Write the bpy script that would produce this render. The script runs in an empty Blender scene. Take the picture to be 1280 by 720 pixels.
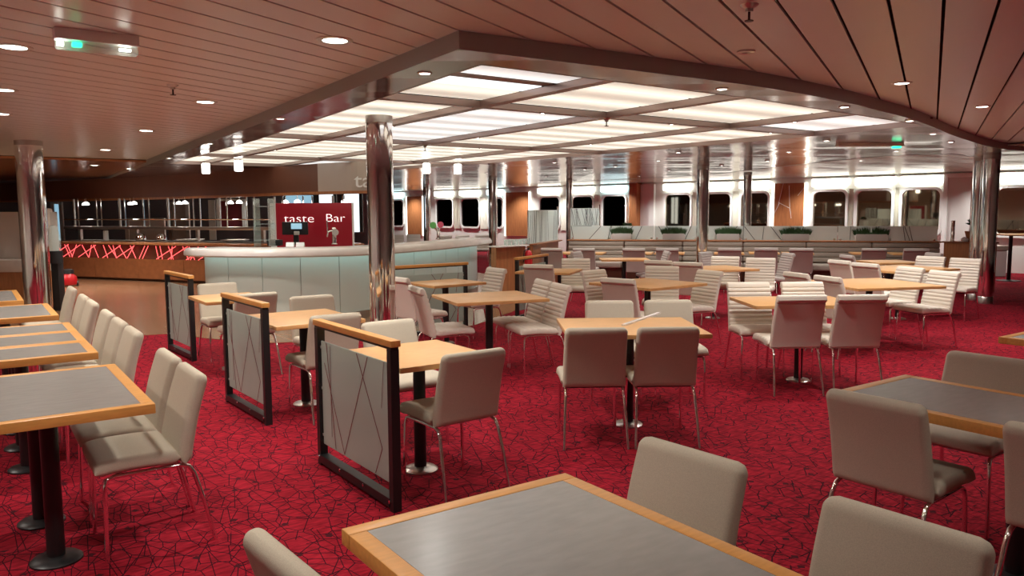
import bpy, bmesh, math, random
from mathutils import Vector, Matrix
R = random.Random(7)
PI = math.pi
sc = bpy.context.scene
col = sc.collection

# ------------------------------------------------------------------ camera model (surveyed)
F = 975.0; H = 1.6; HEAD = math.radians(35); PITCH = math.atan(96/975.); ROLL = 0.0045
fw = Vector((math.sin(HEAD)*math.cos(PITCH), math.cos(HEAD)*math.cos(PITCH), -math.sin(PITCH)))
rt0 = Vector((math.cos(HEAD), -math.sin(HEAD), 0)); up0 = rt0.cross(fw)
rt = rt0*math.cos(ROLL) - up0*math.sin(ROLL); up = up0*math.cos(ROLL) + rt0*math.sin(ROLL)
def ray(x, y): return fw*F + rt*(x-640) - up*(y-360)
def at(x, y, z):
    d = ray(x, y); t = (z-H)/d.z
    return Vector((d.x*t, d.y*t, z))
def ptD(x, y, D):
    return ray(x, y)*(D/F) + Vector((0, 0, H))
W0 = Vector((21.1, 10.7, 0)); W1 = Vector((18.6, 24.5, 0)); WU = (W1-W0).normalized(); WN = Vector((-WU.y, WU.x, 0))  # WN points into the room
if WN.dot(Vector((-1, -1, 0))) < 0: WN = -WN
WANG = math.atan2(WU.y, WU.x)

cam = bpy.data.cameras.new('camera'); co = bpy.data.objects.new('camera', cam); col.objects.link(co)
cam.sensor_width = 36; cam.lens = 36*F/1280; cam.clip_start = 0.05
m = Matrix((rt, up, -fw)).transposed().to_4x4(); m.translation = (0, 0, H); co.matrix_world = m
sc.camera = co

# ------------------------------------------------------------------ materials
MT = {}
def nmat(name):
    m = bpy.data.materials.new(name); m.use_nodes = True
    nt = m.node_tree; b = nt.nodes['Principled BSDF']; MT[name] = m
    return m, nt, b
def simple(name, c, rough=.5, metal=0., spec=.5, noise=0., nscale=8., bump=0., bscale=60., stretch=None, **kw):
    m, nt, b = nmat(name)
    b.inputs['Base Color'].default_value = (*c, 1); b.inputs['Roughness'].default_value = rough
    b.inputs['Metallic'].default_value = metal; b.inputs['Specular IOR Level'].default_value = spec
    if noise or bump:
        tc = nt.nodes.new('ShaderNodeTexCoord'); mp = nt.nodes.new('ShaderNodeMapping')
        if stretch: mp.inputs['Scale'].default_value = stretch
        nt.links.new(tc.outputs['Object'], mp.inputs['Vector'])
    if noise:
        n = nt.nodes.new('ShaderNodeTexNoise'); n.inputs['Scale'].default_value = nscale; n.inputs['Detail'].default_value = 5
        nt.links.new(mp.outputs['Vector'], n.inputs['Vector'])
        r = nt.nodes.new('ShaderNodeValToRGB')
        r.color_ramp.elements[0].position = .3; r.color_ramp.elements[1].position = .72
        r.color_ramp.elements[0].color = tuple(max(0, v*(1-noise)) for v in c)+(1,)
        r.color_ramp.elements[1].color = tuple(min(1, v*(1+noise)) for v in c)+(1,)
        nt.links.new(n.outputs['Fac'], r.inputs['Fac']); nt.links.new(r.outputs['Color'], b.inputs['Base Color'])
    if bump:
        n2 = nt.nodes.new('ShaderNodeTexNoise'); n2.inputs['Scale'].default_value = bscale; n2.inputs['Detail'].default_value = 3
        nt.links.new(mp.outputs['Vector'], n2.inputs['Vector'])
        bp = nt.nodes.new('ShaderNodeBump'); bp.inputs['Strength'].default_value = bump; bp.inputs['Distance'].default_value = .01
        nt.links.new(n2.outputs['Fac'], bp.inputs['Height']); nt.links.new(bp.outputs['Normal'], b.inputs['Normal'])
    for k, v in kw.items(): b.inputs[k.replace('_', ' ')].default_value = v
    return m
def emis(name, c, s):
    m, nt, b = nmat(name)
    b.inputs['Base Color'].default_value = (*[min(1, v)*.8 for v in c], 1)
    b.inputs['Emission Color'].default_value = (*c, 1); b.inputs['Emission Strength'].default_value = s
    return m

simple('fabric_taupe', (.535, .475, .375), .85, spec=.25, noise=.12, nscale=380, bump=.2, bscale=700)
simple('leather_cream', (.72, .655, .56), .5, spec=.4, noise=.03, nscale=6)
simple('leather_cream_shaded', (.44, .38, .34), .6, spec=.3, noise=.05, nscale=5)  # the cream leather again, with the shade by the sofa put into its colour
simple('chrome', (.93, .92, .90), .07, 1.)
simple('brushed_steel', (.62, .60, .57), .28, 1.)
simple('black_metal', (.012, .012, .013), .38, spec=.5)
simple('black_plastic', (.015, .015, .017), .45)
simple('oak_edge', (.66, .315, .085), .36, noise=.10, nscale=6, stretch=(2, 12, 12))
simple('beech_top', (.66, .36, .14), .33, noise=.14, nscale=4, stretch=(2.2, 18, 6))
simple('wood_panel', (.42, .17, .065), .42, noise=.18, nscale=3, stretch=(9, 9, 1))
simple('wood_brown', (.30, .105, .04), .3, noise=.15, nscale=3, stretch=(3, 3, 3))
simple('wood_dark', (.11, .04, .02), .4)
simple('wood_floor', (.29, .15, .08), .22, noise=.25, nscale=2.2, stretch=(7, 1.2, 1))
simple('inlay_grey', (.27, .262, .245), .24, spec=.7, noise=.07, nscale=5, stretch=(2.2, 7, 1), bump=.03, bscale=9)
simple('plank_pink', (.70, .715, .695), .30, spec=.5)
simple('ceiling_void', (.01, .008, .008), .9)
simple('fascia_grey', (.36, .41, .41), .4, .0)
simple('soffit_steel', (.50, .415, .375), .16, 1.)
def strip_tilt(name, width, k, ax, ay):
    m = MT[name]; nt = m.node_tree; N = nt.nodes; Lk = nt.links; b = N['Principled BSDF']
    g = N.new('ShaderNodeNewGeometry')
    d = N.new('ShaderNodeVectorMath'); d.operation = 'DOT_PRODUCT'; Lk.new(g.outputs['Position'], d.inputs[0]); d.inputs[1].default_value = (ax/width, ay/width, 0)
    f = N.new('ShaderNodeMath'); f.operation = 'FLOOR'; Lk.new(d.outputs['Value'], f.inputs[0])
    d2 = N.new('ShaderNodeVectorMath'); d2.operation = 'DOT_PRODUCT'; Lk.new(g.outputs['Position'], d2.inputs[0]); d2.inputs[1].default_value = (-ay/1.9, ax/1.9, 0)
    f2 = N.new('ShaderNodeMath'); f2.operation = 'FLOOR'; Lk.new(d2.outputs['Value'], f2.inputs[0])
    cb = N.new('ShaderNodeCombineXYZ'); Lk.new(f.outputs[0], cb.inputs[0]); Lk.new(f2.outputs[0], cb.inputs[1])
    wn = N.new('ShaderNodeTexWhiteNoise'); wn.noise_dimensions = '2D'; Lk.new(cb.outputs[0], wn.inputs['Vector'])
    sb = N.new('ShaderNodeVectorMath'); sb.operation = 'SUBTRACT'; Lk.new(wn.outputs['Color'], sb.inputs[0]); sb.inputs[1].default_value = (.5, .5, .5)
    sc_ = N.new('ShaderNodeVectorMath'); sc_.operation = 'SCALE'; Lk.new(sb.outputs[0], sc_.inputs[0]); sc_.inputs['Scale'].default_value = k
    no = N.new('ShaderNodeTexNoise'); no.inputs['Scale'].default_value = 3.0; Lk.new(g.outputs['Position'], no.inputs['Vector'])
    s3 = N.new('ShaderNodeVectorMath'); s3.operation = 'SUBTRACT'; Lk.new(no.outputs['Color'], s3.inputs[0]); s3.inputs[1].default_value = (.5, .5, .5)
    s4 = N.new('ShaderNodeVectorMath'); s4.operation = 'SCALE'; Lk.new(s3.outputs[0], s4.inputs[0]); s4.inputs['Scale'].default_value = k*.7
    ad = N.new('ShaderNodeVectorMath'); ad.operation = 'ADD'; Lk.new(g.outputs['Normal'], ad.inputs[0]); Lk.new(sc_.outputs[0], ad.inputs[1])
    a2 = N.new('ShaderNodeVectorMath'); a2.operation = 'ADD'; Lk.new(ad.outputs[0], a2.inputs[0]); Lk.new(s4.outputs[0], a2.inputs[1])
    nm = N.new('ShaderNodeVectorMath'); nm.operation = 'NORMALIZE'; Lk.new(a2.outputs[0], nm.inputs[0]); Lk.new(nm.outputs[0], b.inputs['Normal'])
strip_tilt('soffit_steel', .30, .045, .574, .819)
simple('beam_brown', (.36, .27, .245), .3, .7)
simple('ceiling_brown', (.55, .25, .13), .16, .45)
simple('ceiling_tile', (.70, .66, .56), .24, .7)
strip_tilt('ceiling_tile', .42, .05, 0, 1)
simple('bulkhead_brown', (.17, .07, .045), .42)
simple('bulkhead_beige', (.50, .42, .36), .4)
simple('wall_cream', (.82, .84, .78), .5)
simple('wall_white', (.84, .87, .84), .45)
simple('wall_dark', (.10, .07, .065), .5)
simple('curtain_cream', (.78, .78, .68), .8, noise=.08, nscale=3, stretch=(14, 14, .4))
simple('night_glass', (.40, .35, .27), .03, 1.)  # mirror tint lightened and warmed to imitate bright room reflections
simple('night_glass_dark', (.055, .045, .04), .03, 1.)
simple('bar_glass', (.66, .74, .69), .12, spec=.6)
simple('counter_stone', (.80, .76, .71), .22, noise=.05, nscale=5)
simple('stone_marble', (.66, .60, .54), .3, noise=.14, nscale=4)
simple('sign_red', (.40, .012, .03), .3)
simple('red_paint', (.55, .012, .02), .3)
simple('white_gloss', (.85, .85, .84), .3)
simple('grey_plastic', (.62, .60, .57), .45)
simple('etch_line', (.20, .045, .045), .5)
simple('etch_dark', (.045, .05, .05), .5)
simple('leaf_green', (.035, .085, .025), .6, noise=.4, nscale=30)
simple('planter_grey', (.50, .47, .44), .5)
simple('sofa_fabric', (.36, .30, .245), .65, spec=.3)
simple('terracotta', (.45, .17, .07), .6)
simple('red_curtain', (.20, .02, .03), .6)
simple('green_badge', (.16, .55, .16), .35)
simple('pink_badge', (.75, .13, .22), .35)
emis('lamp_white', (1., .96, .86), 9.)
emis('lamp_spot', (1., .95, .86), 14.)
emis('pendant_glow', (1., .97, .9), 5.)
emis('cove_glow', (1., .98, .90), 2.4)
emis('cove_cool', (.72, .95, 1.), 2.2)
emis('exit_green', (.02, .9, .42), 2.2)
emis('led_teal', (.62, .97, .94), 2.6)
emis('neon_red', (1., .10, .10), 1.7)
emis('screen_blue', (.35, .62, .78), .55)
emis('lit_panel', (.86, .95, 1.), .95)
emis('sign_letter', (1., .93, .9), .9)
def clearglass(name, tint, fac, rough=.05):
    m, nt, b = nmat(name)
    b.inputs['Base Color'].default_value = (*tint, 1); b.inputs['Roughness'].default_value = rough
    t = nt.nodes.new('ShaderNodeBsdfTransparent'); mx = nt.nodes.new('ShaderNodeMixShader'); mx.inputs['Fac'].default_value = fac
    t.inputs['Color'].default_value = (.92, .97, .95, 1)
    nt.links.new(t.outputs[0], mx.inputs[1]); nt.links.new(b.outputs[0], mx.inputs[2])
    nt.links.new(mx.outputs[0], nt.nodes['Material Output'].inputs['Surface'])
    return m
clearglass('clear_glass', (.75, .82, .8), .28)
def frosted(name, tint, tr, fac):
    m, nt, b = nmat(name)
    b.inputs['Base Color'].default_value = (*tint, 1); b.inputs['Roughness'].default_value = .3
    t = nt.nodes.new('ShaderNodeBsdfTranslucent'); t.inputs['Color'].default_value = (*tr, 1)
    mx = nt.nodes.new('ShaderNodeMixShader'); mx.inputs['Fac'].default_value = .45
    nt.links.new(b.outputs[0], mx.inputs[1]); nt.links.new(t.outputs[0], mx.inputs[2])
    tp = nt.nodes.new('ShaderNodeBsdfTransparent'); m2 = nt.nodes.new('ShaderNodeMixShader'); m2.inputs['Fac'].default_value = fac
    nt.links.new(tp.outputs[0], m2.inputs[1]); nt.links.new(mx.outputs[0], m2.inputs[2])
    nt.links.new(m2.outputs[0], nt.nodes['Material Output'].inputs['Surface'])
frosted('frosted_glass', (.54, .62, .57), (.60, .68, .63), .91)
frosted('teal_glass', (.84, .93, .89), (.88, .97, .93), .85)

# carpet : red pile with crackled dark lines and odd dark shards
def carpet():
    m, nt, b = nmat('carpet_red'); N = nt.nodes; Lk = nt.links
    b.inputs['Roughness'].default_value = .95; b.inputs['Specular IOR Level'].default_value = .1
    tc = N.new('ShaderNodeTexCoord')
    def noise(s, sc_, det=4):
        mp = N.new('ShaderNodeMapping'); mp.inputs['Scale'].default_value = sc_; Lk.new(tc.outputs['Object'], mp.inputs['Vector'])
        n = N.new('ShaderNodeTexNoise'); n.inputs['Scale'].default_value = s; n.inputs['Detail'].default_value = det
        Lk.new(mp.outputs['Vector'], n.inputs['Vector']); return n
    n1 = noise(9, (1.2, 5, 1)); r1 = N.new('ShaderNodeValToRGB')
    r1.color_ramp.elements[0].position = .35; r1.color_ramp.elements[0].color = (.185, .006, .014, 1)
    r1.color_ramp.elements[1].position = .7; r1.color_ramp.elements[1].color = (.40, .013, .029, 1)
    Lk.new(n1.outputs['Fac'], r1.inputs['Fac'])
    last = r1.outputs['Color']
    def lines(scale, rot, width, darkc, keep, seed):
        nonlocal last
        mp = N.new('ShaderNodeMapping'); mp.inputs['Rotation'].default_value = (0, 0, rot); mp.inputs['Location'].default_value = (seed, seed*.37, 0); mp.inputs['Scale'].default_value = (1, .58, 1); mp.vector_type = 'TEXTURE' if False else 'POINT'
        Lk.new(tc.outputs['Object'], mp.inputs['Vector'])
        v = N.new('ShaderNodeTexVoronoi'); v.voronoi_dimensions = '2D'; v.feature = 'DISTANCE_TO_EDGE'; v.inputs['Scale'].default_value = scale
        v.inputs['Randomness'].default_value = 1.0
        Lk.new(mp.outputs['Vector'], v.inputs['Vector'])
        lt = N.new('ShaderNodeMath'); lt.operation = 'LESS_THAN'; lt.inputs[1].default_value = width; Lk.new(v.outputs['Distance'], lt.inputs[0])
        k = noise(1.7+seed*.05, (1, 1, 1), 1); g = N.new('ShaderNodeMath'); g.operation = 'GREATER_THAN'; g.inputs[1].default_value = keep
        Lk.new(k.outputs['Fac'], g.inputs[0])
        mu = N.new('ShaderNodeMath'); mu.operation = 'MULTIPLY'; Lk.new(lt.outputs[0], mu.inputs[0]); Lk.new(g.outputs[0], mu.inputs[1])
        mx = N.new('ShaderNodeMix'); mx.data_type = 'RGBA'; Lk.new(mu.outputs[0], mx.inputs['Factor'])
        Lk.new(last, mx.inputs['A']); mx.inputs['B'].default_value = (*darkc, 1); last = mx.outputs['Result']
    lines(8.6, .35, .019, (.030, .003, .008), .36, 3.1)
    lines(8.2, 1.45, .018, (.032, .003, .008), .40, 11.7)
    lines(9.4, 2.45, .020, (.030, .003, .008), .36, 27.3)
    # shards: a few whole small cells filled
    mp = N.new('ShaderNodeMapping'); mp.inputs['Location'].default_value = (5.2, 1.4, 0); Lk.new(tc.outputs['Object'], mp.inputs['Vector'])
    v = N.new('ShaderNodeTexVoronoi'); v.voronoi_dimensions = '2D'; v.inputs['Scale'].default_value = 15; v.distance = 'MANHATTAN'; Lk.new(mp.outputs['Vector'], v.inputs['Vector'])
    sp = N.new('ShaderNodeSeparateColor'); Lk.new(v.outputs['Color'], sp.inputs[0])
    g = N.new('ShaderNodeMath'); g.operation = 'GREATER_THAN'; g.inputs[1].default_value = .93; Lk.new(sp.outputs[0], g.inputs[0])
    l2 = N.new('ShaderNodeMath'); l2.operation = 'LESS_THAN'; l2.inputs[1].default_value = .33; Lk.new(v.outputs['Distance'], l2.inputs[0])
    mu = N.new('ShaderNodeMath'); mu.operation = 'MULTIPLY'; Lk.new(g.outputs[0], mu.inputs[0]); Lk.new(l2.outputs[0], mu.inputs[1])
    mx = N.new('ShaderNodeMix'); mx.data_type = 'RGBA'; Lk.new(mu.outputs[0], mx.inputs['Factor']); Lk.new(last, mx.inputs['A'])
    mx.inputs['B'].default_value = (.06, .008, .013, 1); last = mx.outputs['Result']
    Lk.new(last, b.inputs['Base Color'])
    n3 = noise(170, (1, 1, 1), 2); bp = N.new('ShaderNodeBump'); bp.inputs['Strength'].default_value = .4; bp.inputs['Distance'].default_value = .006
    Lk.new(n3.outputs['Fac'], bp.inputs['Height']); Lk.new(bp.outputs['Normal'], b.inputs['Normal'])
carpet()
# luminous diffuser: bright bands where the tubes lie behind it
def diffuser(name, c, lo, hi):
    m, nt, b = nmat(name); N = nt.nodes; Lk = nt.links
    b.inputs['Base Color'].default_value = (.8, .8, .75, 1); b.inputs['Roughness'].default_value = .35
    tc = N.new('ShaderNodeTexCoord'); sp = N.new('ShaderNodeSeparateXYZ'); Lk.new(tc.outputs['Object'], sp.inputs[0])
    mu = N.new('ShaderNodeMath'); mu.operation = 'MULTIPLY'; mu.inputs[1].default_value = 2*PI/.605; Lk.new(sp.outputs['Y'], mu.inputs[0])
    sn = N.new('ShaderNodeMath'); sn.operation = 'COSINE'; Lk.new(mu.outputs[0], sn.inputs[0])
    mr = N.new('ShaderNodeMapRange'); mr.inputs['From Min'].default_value = -1; mr.inputs['To Min'].default_value = lo; mr.inputs['To Max'].default_value = hi
    Lk.new(sn.outputs[0], mr.inputs['Value'])
    b.inputs['Emission Color'].default_value = (*c, 1); Lk.new(mr.outputs[0], b.inputs['Emission Strength'])
diffuser('diffuser_warm', (1., .96, .80), .40, .82)
diffuser('diffuser_bright', (.9, .98, 1.), .9, 1.3)
diffuser('diffuser_cool', (.92, .96, .93), .46, .84)

# ------------------------------------------------------------------ mesh helpers
def BM(): return bmesh.new()
def box(bm, c, s, rz=0., bev=0., seg=2):
    t = Matrix.Translation(c) @ Matrix.Rotation(rz, 4, 'Z') @ Matrix.Diagonal((*s, 1))
    r = bmesh.ops.create_cube(bm, size=1, matrix=t)
    if bev:
        es = list({e for v in r['verts'] for e in v.link_edges})
        bmesh.ops.bevel(bm, geom=es, offset=bev, segments=seg, affect='EDGES', profile=.6)
def cyl(bm, c, r, h, n=20, r2=None):
    bmesh.ops.create_cone(bm, cap_ends=True, segments=n, radius1=r, radius2=r if r2 is None else r2, depth=h, matrix=Matrix.Translation((c[0], c[1], c[2]+h/2)))
def lathe(bm, prof, c=(0, 0, 0), n=20):
    rings = []
    for r, z in prof:
        rings.append([bm.verts.new((c[0]+r*math.cos(2*PI*i/n), c[1]+r*math.sin(2*PI*i/n), c[2]+z)) for i in range(n)])
    for a, b in zip(rings, rings[1:]):
        for i in range(n): bm.faces.new((a[i], a[(i+1) % n], b[(i+1) % n], b[i]))
    bm.faces.new(rings[0][::-1]); bm.faces.new(rings[-1])
def tube(bm, pts, r, n=8):
    pts = [Vector(p) for p in pts]; rings = []; prev = None
    for i, p in enumerate(pts):
        d = (pts[min(i+1, len(pts)-1)] - pts[max(i-1, 0)]).normalized()
        if prev is None:
            a = d.orthogonal().normalized()
        else:
            a = (prev - d*prev.dot(d)).normalized()
        prev = a; b = d.cross(a)
        rings.append([bm.verts.new(p + (a*math.cos(2*PI*k/n) + b*math.sin(2*PI*k/n))*r) for k in range(n)])
    for a, b in zip(rings, rings[1:]):
        for k in range(n): bm.faces.new((a[k], a[(k+1) % n], b[(k+1) % n], b[k]))
    bm.faces.new(rings[0][::-1]); bm.faces.new(rings[-1])
def bar(bm, a, b, w, h=None):
    """rectangular bar from a to b"""
    a = Vector(a); b = Vector(b); d = b-a; L = d.length; d.normalize()
    x = d.orthogonal().normalized() if abs(d.z) > .99 else d.cross(Vector((0, 0, 1))).normalized()
    z = x.cross(d).normalized(); h = h or w
    mt = Matrix((x*w, d*L, z*h)).transposed().to_4x4(); mt.translation = (a+b)/2
    bmesh.ops.create_cube(bm, size=1, matrix=mt)
def prism(bm, poly, z0, z1):
    lo = [bm.verts.new((p[0], p[1], z0)) for p in poly]; hi = [bm.verts.new((p[0], p[1], z1)) for p in poly]
    n = len(poly)
    bm.faces.new(lo[::-1]); bm.faces.new(hi)
    for i in range(n): bm.faces.new((lo[i], lo[(i+1) % n], hi[(i+1) % n], hi[i]))
def fin(bm, smooth=None):
    bmesh.ops.recalc_face_normals(bm, faces=bm.faces)
    if smooth:
        for f in bm.faces: f.smooth = True
        for e in bm.edges:
            if len(e.link_faces) == 2 and e.calc_face_angle(0) > smooth: e.smooth = False
def obj(name, bm, mat, parent=None, smooth=.7, loc=None):
    fin(bm, smooth)
    me = bpy.data.meshes.new(name); bm.to_mesh(me); bm.free()
    me.materials.append(MT[mat])
    o = bpy.data.objects.new(name, me); col.objects.link(o)
    if parent: o.parent = parent
    if loc: o.location = loc
    return o
def tag(o, label, cat, group=None, kind=None):
    o['label'] = label; o['category'] = cat
    if group: o['group'] = group
    if kind: o['kind'] = kind
    return o
def thing(name, label, cat, loc=(0, 0, 0), rz=0., group=None):
    o = bpy.data.objects.new(name, None); col.objects.link(o); o.location = loc; o.rotation_euler = (0, 0, rz)
    return tag(o, label, cat, group)
def struct(name, bm, mat, smooth=None):
    o = obj(name, bm, mat, None, smooth); o['kind'] = 'structure'; return o
def dup(root, loc, rz, label=None, group=None):
    r = root.copy(); col.objects.link(r); r.location = loc; r.rotation_euler = (0, 0, rz)
    if label: r['label'] = label
    if group: r['group'] = group
    for ch in list(root.children):
        c = ch.copy(); col.objects.link(c); c.parent = r
        for g in ch.children:
            d = g.copy(); col.objects.link(d); d.parent = c
    return r
def spline(P, n=8):
    P = [Vector(p) for p in P]; out = []
    for i in range(len(P)-1):
        p0 = P[max(i-1, 0)]; p1 = P[i]; p2 = P[i+1]; p3 = P[min(i+2, len(P)-1)]
        for k in range(n):
            t = k/n
            out.append(.5*((2*p1)+(p2-p0)*t+(2*p0-5*p1+4*p2-p3)*t*t+(3*p1-p0-3*p2+p3)*t**3))
    out.append(P[-1]); return out

# ------------------------------------------------------------------ setting: floor, ceiling, walls
FLOOR = [(-6, -5), (24, -5), (22.6, 3.0), (21.6, 8.0), tuple(W0.xy - WN.xy*0.02), tuple((W0+WU*27.5).xy), (-6, 38)]
bm = BM(); prism(bm, FLOOR, -.05, 0); struct('floor', bm, 'carpet_red')
WOOD = [(-5.9, 11.0), (1.77, 11.06), (2.17, 11.0), (2.45, 10.3), (2.97, 9.48), (3.3, 9.33), (4.03, 9.07), (5.0, 9.0), (5.79, 9.22), (7.08, 10.11), (9.78, 12.54), (10.3, 14), (13, 27), (-5.9, 30)]
bm = BM(); prism(bm, WOOD, 0, .006); o = struct('floor_wood', bm, 'wood_floor')
# plank ceiling
PD = Vector((.893, .451, 0)).normalized(); PN = Vector((PD.y, -PD.x, 0)); CZ = 2.6
bm = BM(); pitch = .2365; off = -.701
for k in range(-110, 110):
    c = PN*(off + (k+.5)*pitch)
    a = c - PD*40; b = c + PD*50
    bar(bm, (a.x, a.y, CZ+.008), (b.x, b.y, CZ+.008), pitch-.017, .016)
def clip(bm, pt, no):
    g = bm.verts[:]+bm.edges[:]+bm.faces[:]
    r = bmesh.ops.bisect_plane(bm, geom=g, plane_co=pt, plane_no=no, clear_outer=True)
clip(bm, (-5.95, 0, 0), (-1, 0, 0)); clip(bm, (0, -4.95, 0), (0, -1, 0)); clip(bm, (0, 16.2, 0), (0, 1, 0)); clip(bm, (16, 0, 0), (1, 0, 0))
struct('ceiling', bm, 'plank_pink')
bm = BM(); prism(bm, [(-6, -5), (24, -5), (24, 38), (-6, 38)], 2.66, 2.70); struct('ceiling_slab', bm, 'ceiling_void')
# polished soffit round the luminous coffer
OUT = spline([(2.31, 3.80), (3.76, 3.74), (4.88, 3.72), (6.06, 3.84), (6.91, 4.0), (8.13, 4.27), (10.37, 4.93), (12.54, 5.45), (13.9, 5.55), (14.5, 6.05), (14.2, 6.55), (13.5, 6.45), (12.95, 6.9), (12.95, 7.8), (14.24, 10.72), (15.6, 13.5)], 6)
OUT = [(v[0], v[1]) for v in OUT]
OUT += [(15.0, 37.0), (3.6, 33.0), (2.9, 16.1), (2.62, 10.0)]
XI0, XI1, YI0, YI1 = 2.62, 8.66, 4.10, 15.6
SZ = 2.5
from mathutils.geometry import tessellate_polygon
def ringv(pts, z): return [bm.verts.new((p[0], p[1], z)) for p in pts]
bm = BM()
HOLE = [(2.67, 4.14), (5.3, 4.16), (8.52, 4.44), (8.60, 6.2), (8.52, 8.2), (8.2, 12.0), (7.6, 15.5), (3.16, 15.5), (3.06, 10.0)]
vs = ringv(OUT, SZ)+ringv(HOLE, SZ)
for tri in tessellate_polygon([[Vector((p[0], p[1], 0)) for p in OUT], [Vector((p[0], p[1], 0)) for p in HOLE]]):
    bm.faces.new([vs[k] for k in tri])
struct('ceiling_soffit', bm, 'soffit_steel')
bm = BM()
a = ringv(OUT, SZ-.004); b = ringv(OUT, CZ-.001)
for k in range(len(OUT)): bm.faces.new((a[k], a[(k+1) % len(OUT)], b[(k+1) % len(OUT)], b[k]))
struct('trim_fascia', bm, 'fascia_grey', .5)
bm = BM()
for p, q in zip(HOLE, HOLE[1:]+HOLE[:1]): bar(bm, (p[0], p[1], SZ+.035), (q[0], q[1], SZ+.035), .02, .072)
struct('trim_coffer', bm, 'beam_brown')
XB = [3.78, 5.24, 7.06]; YB = [5.85, 7.7, 9.55, 11.4, 13.3]
bm = BM()
for x in XB: box(bm, (x, (YI0+YI1)/2, SZ+.03), (.10, YI1-YI0-.04, .05))
struct('ceiling_beam_long', bm, 'beam_brown')
bm = BM()
YBm = [5.85, 9.55, 13.3]
for y, xa in zip(YBm, (2.64, 2.84, 3.02)): box(bm, ((xa+XI1)/2, y, SZ+.029), (XI1-xa-.04, .10, .05))
struct('ceiling_beam_cross', bm, 'beam_brown')
xs = [XI0+.02]+XB+[XI1-.02]; ys = [YI0+.02]+YBm+[YI1-.02]
rows = ['nearest the soffit corner', 'in the second rank from the soffit edge', 'in the third rank over the bar front', 'in the far rank over the bar']
for i in range(4):
    for j in range(4):
        x0, x1 = xs[i]+.05*(i > 0), xs[i+1]-.05*(i < 3); y0, y1 = ys[j]+.05*(j > 0), ys[j+1]-.05*(j < 3)
        if i == 0: x0 = (2.5, 2.7, 2.9, 3.0)[j]
        if i == 3 and j == 0: y0 = 4.40
        if i == 2 and j == 0: y0 = 4.16
        L = y1-y0
        t = thing('ceiling_light_panel', 'luminous ceiling panel of cream diffuser strips between brown beams', 'ceiling light', ((x0+x1)/2, y0, SZ+.05), 0, 'luminous ceiling panels in the coffer')
        y = 0; k = 0
        seq = [(.62, 'diffuser_cool'), (.16, 'beam_brown'), (.30, 'diffuser_bright'), (.62, 'diffuser_warm')] if (i, j) == (0, 0) else []
        while y < L-.02:
            w, mt_ = seq[k] if k < len(seq) else (.605, 'diffuser_cool' if (i+2*j) % 5 == 3 else 'diffuser_warm')
            w = min(w, L-y)
            bm = BM(); box(bm, (0, y+w/2, .012), (x1-x0, w-.034, .008))
            obj('diffuser_strip', bm, mt_, t)
            y += w; k += 1
        bm = BM(); box(bm, (0, L/2, .03), (x1-x0, L, .01)); obj('backing_tray', bm, 'ceiling_void', t)
# ceiling beyond the soffit, near the windows and over the servery
bm = BM(); n = 0
for k in range(0, 84):
    y = 2.0 + k*.42
    box(bm, (18.3, y, 2.565), (10.5, .40, .02))
clip(bm, tuple(W0+WN*.02), tuple(-WN)); clip(bm, (12.7, 0, 0), (-1, 0, 0))
struct('ceiling_windowside', bm, 'ceiling_tile')
bm = BM(); prism(bm, [(-6, 16.2), (3.0, 16.2), (3.6, 33.0), (-6, 33.0)], 2.55, 2.59); struct('ceiling_servery', bm, 'ceiling_brown')

# outer walls
def wallbox(name, a, b, z0, z1, th, mat):
    a = Vector((a[0], a[1], 0)); b = Vector((b[0], b[1], 0)); d = b-a
    bm = BM(); box(bm, ((a.x+b.x)/2, (a.y+b.y)/2, (z0+z1)/2), (d.length, th, z1-z0), math.atan2(d.y, d.x)); return struct(name, bm, mat)
wallbox('wall_left', (-6, -5), (-6, 31), 0, 2.7, .1, 'wall_cream')
wallbox('wall_rear', (-6, -5), (24, -5), 0, 2.7, .1, 'wall_cream')
wallbox('wall_right_rear', (24, -5), (22.6, 3), 0, 2.7, .1, 'wall_cream')
a = Vector((22.6, 3, 0)); wallbox('wall_alcove', a, W0 - WU*2.2 if False else (21.6, 8.2), 0, 2.7, .1, 'wall_cream')
wp0 = W0 - WU*2.6 - WN*.06; wp1 = W0 + WU*27 - WN*.06
wallbox('wall_windows', wp0, wp1, 0, 2.7, .1, 'wall_cream')
wallbox('wall_far', (-6, 30.5), (16.5, 37.6), 0, 2.7, .1, 'wall_dark')

# ------------------------------------------------------------------ windows and panels on the window wall
def wpt(u, n, z): p = W0 + WU*u + WN*n; return Vector((p.x, p.y, z))
def rrect(u0, u1, z0, z1, r, n=5):
    pts = []
    for cx, cz, a0 in ((u1-r, z1-r, 0), (u0+r, z1-r, PI/2), (u0+r, z0+r, PI), (u1-r, z0+r, 3*PI/2)):
        for k in range(n+1):
            a = a0 + PI/2*k/n; pts.append((cx+r*math.cos(a), cz+r*math.sin(a)))
    return pts
def wslab(bm, pts, n0, n1):
    lo = [bm.verts.new(wpt(u, n0, z)) for u, z in pts]; hi = [bm.verts.new(wpt(u, n1, z)) for u, z in pts]; k = len(pts)
    bm.faces.new(lo); bm.faces.new(hi[::-1])
    for i in range(k): bm.faces.new((lo[i], lo[(i+1) % k], hi[(i+1) % k], hi[i]))
def wring(bm, po, pi, n0, n1):
    k = len(po); L = [[bm.verts.new(wpt(u, n, z)) for u, z in p] for p, n in ((po, n0), (po, n1), (pi, n1), (pi, n0))]
    for a, b in zip(L, L[1:]):
        for i in range(k): bm.faces.new((a[i], a[(i+1) % k], b[(i+1) % k], b[i]))
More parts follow.
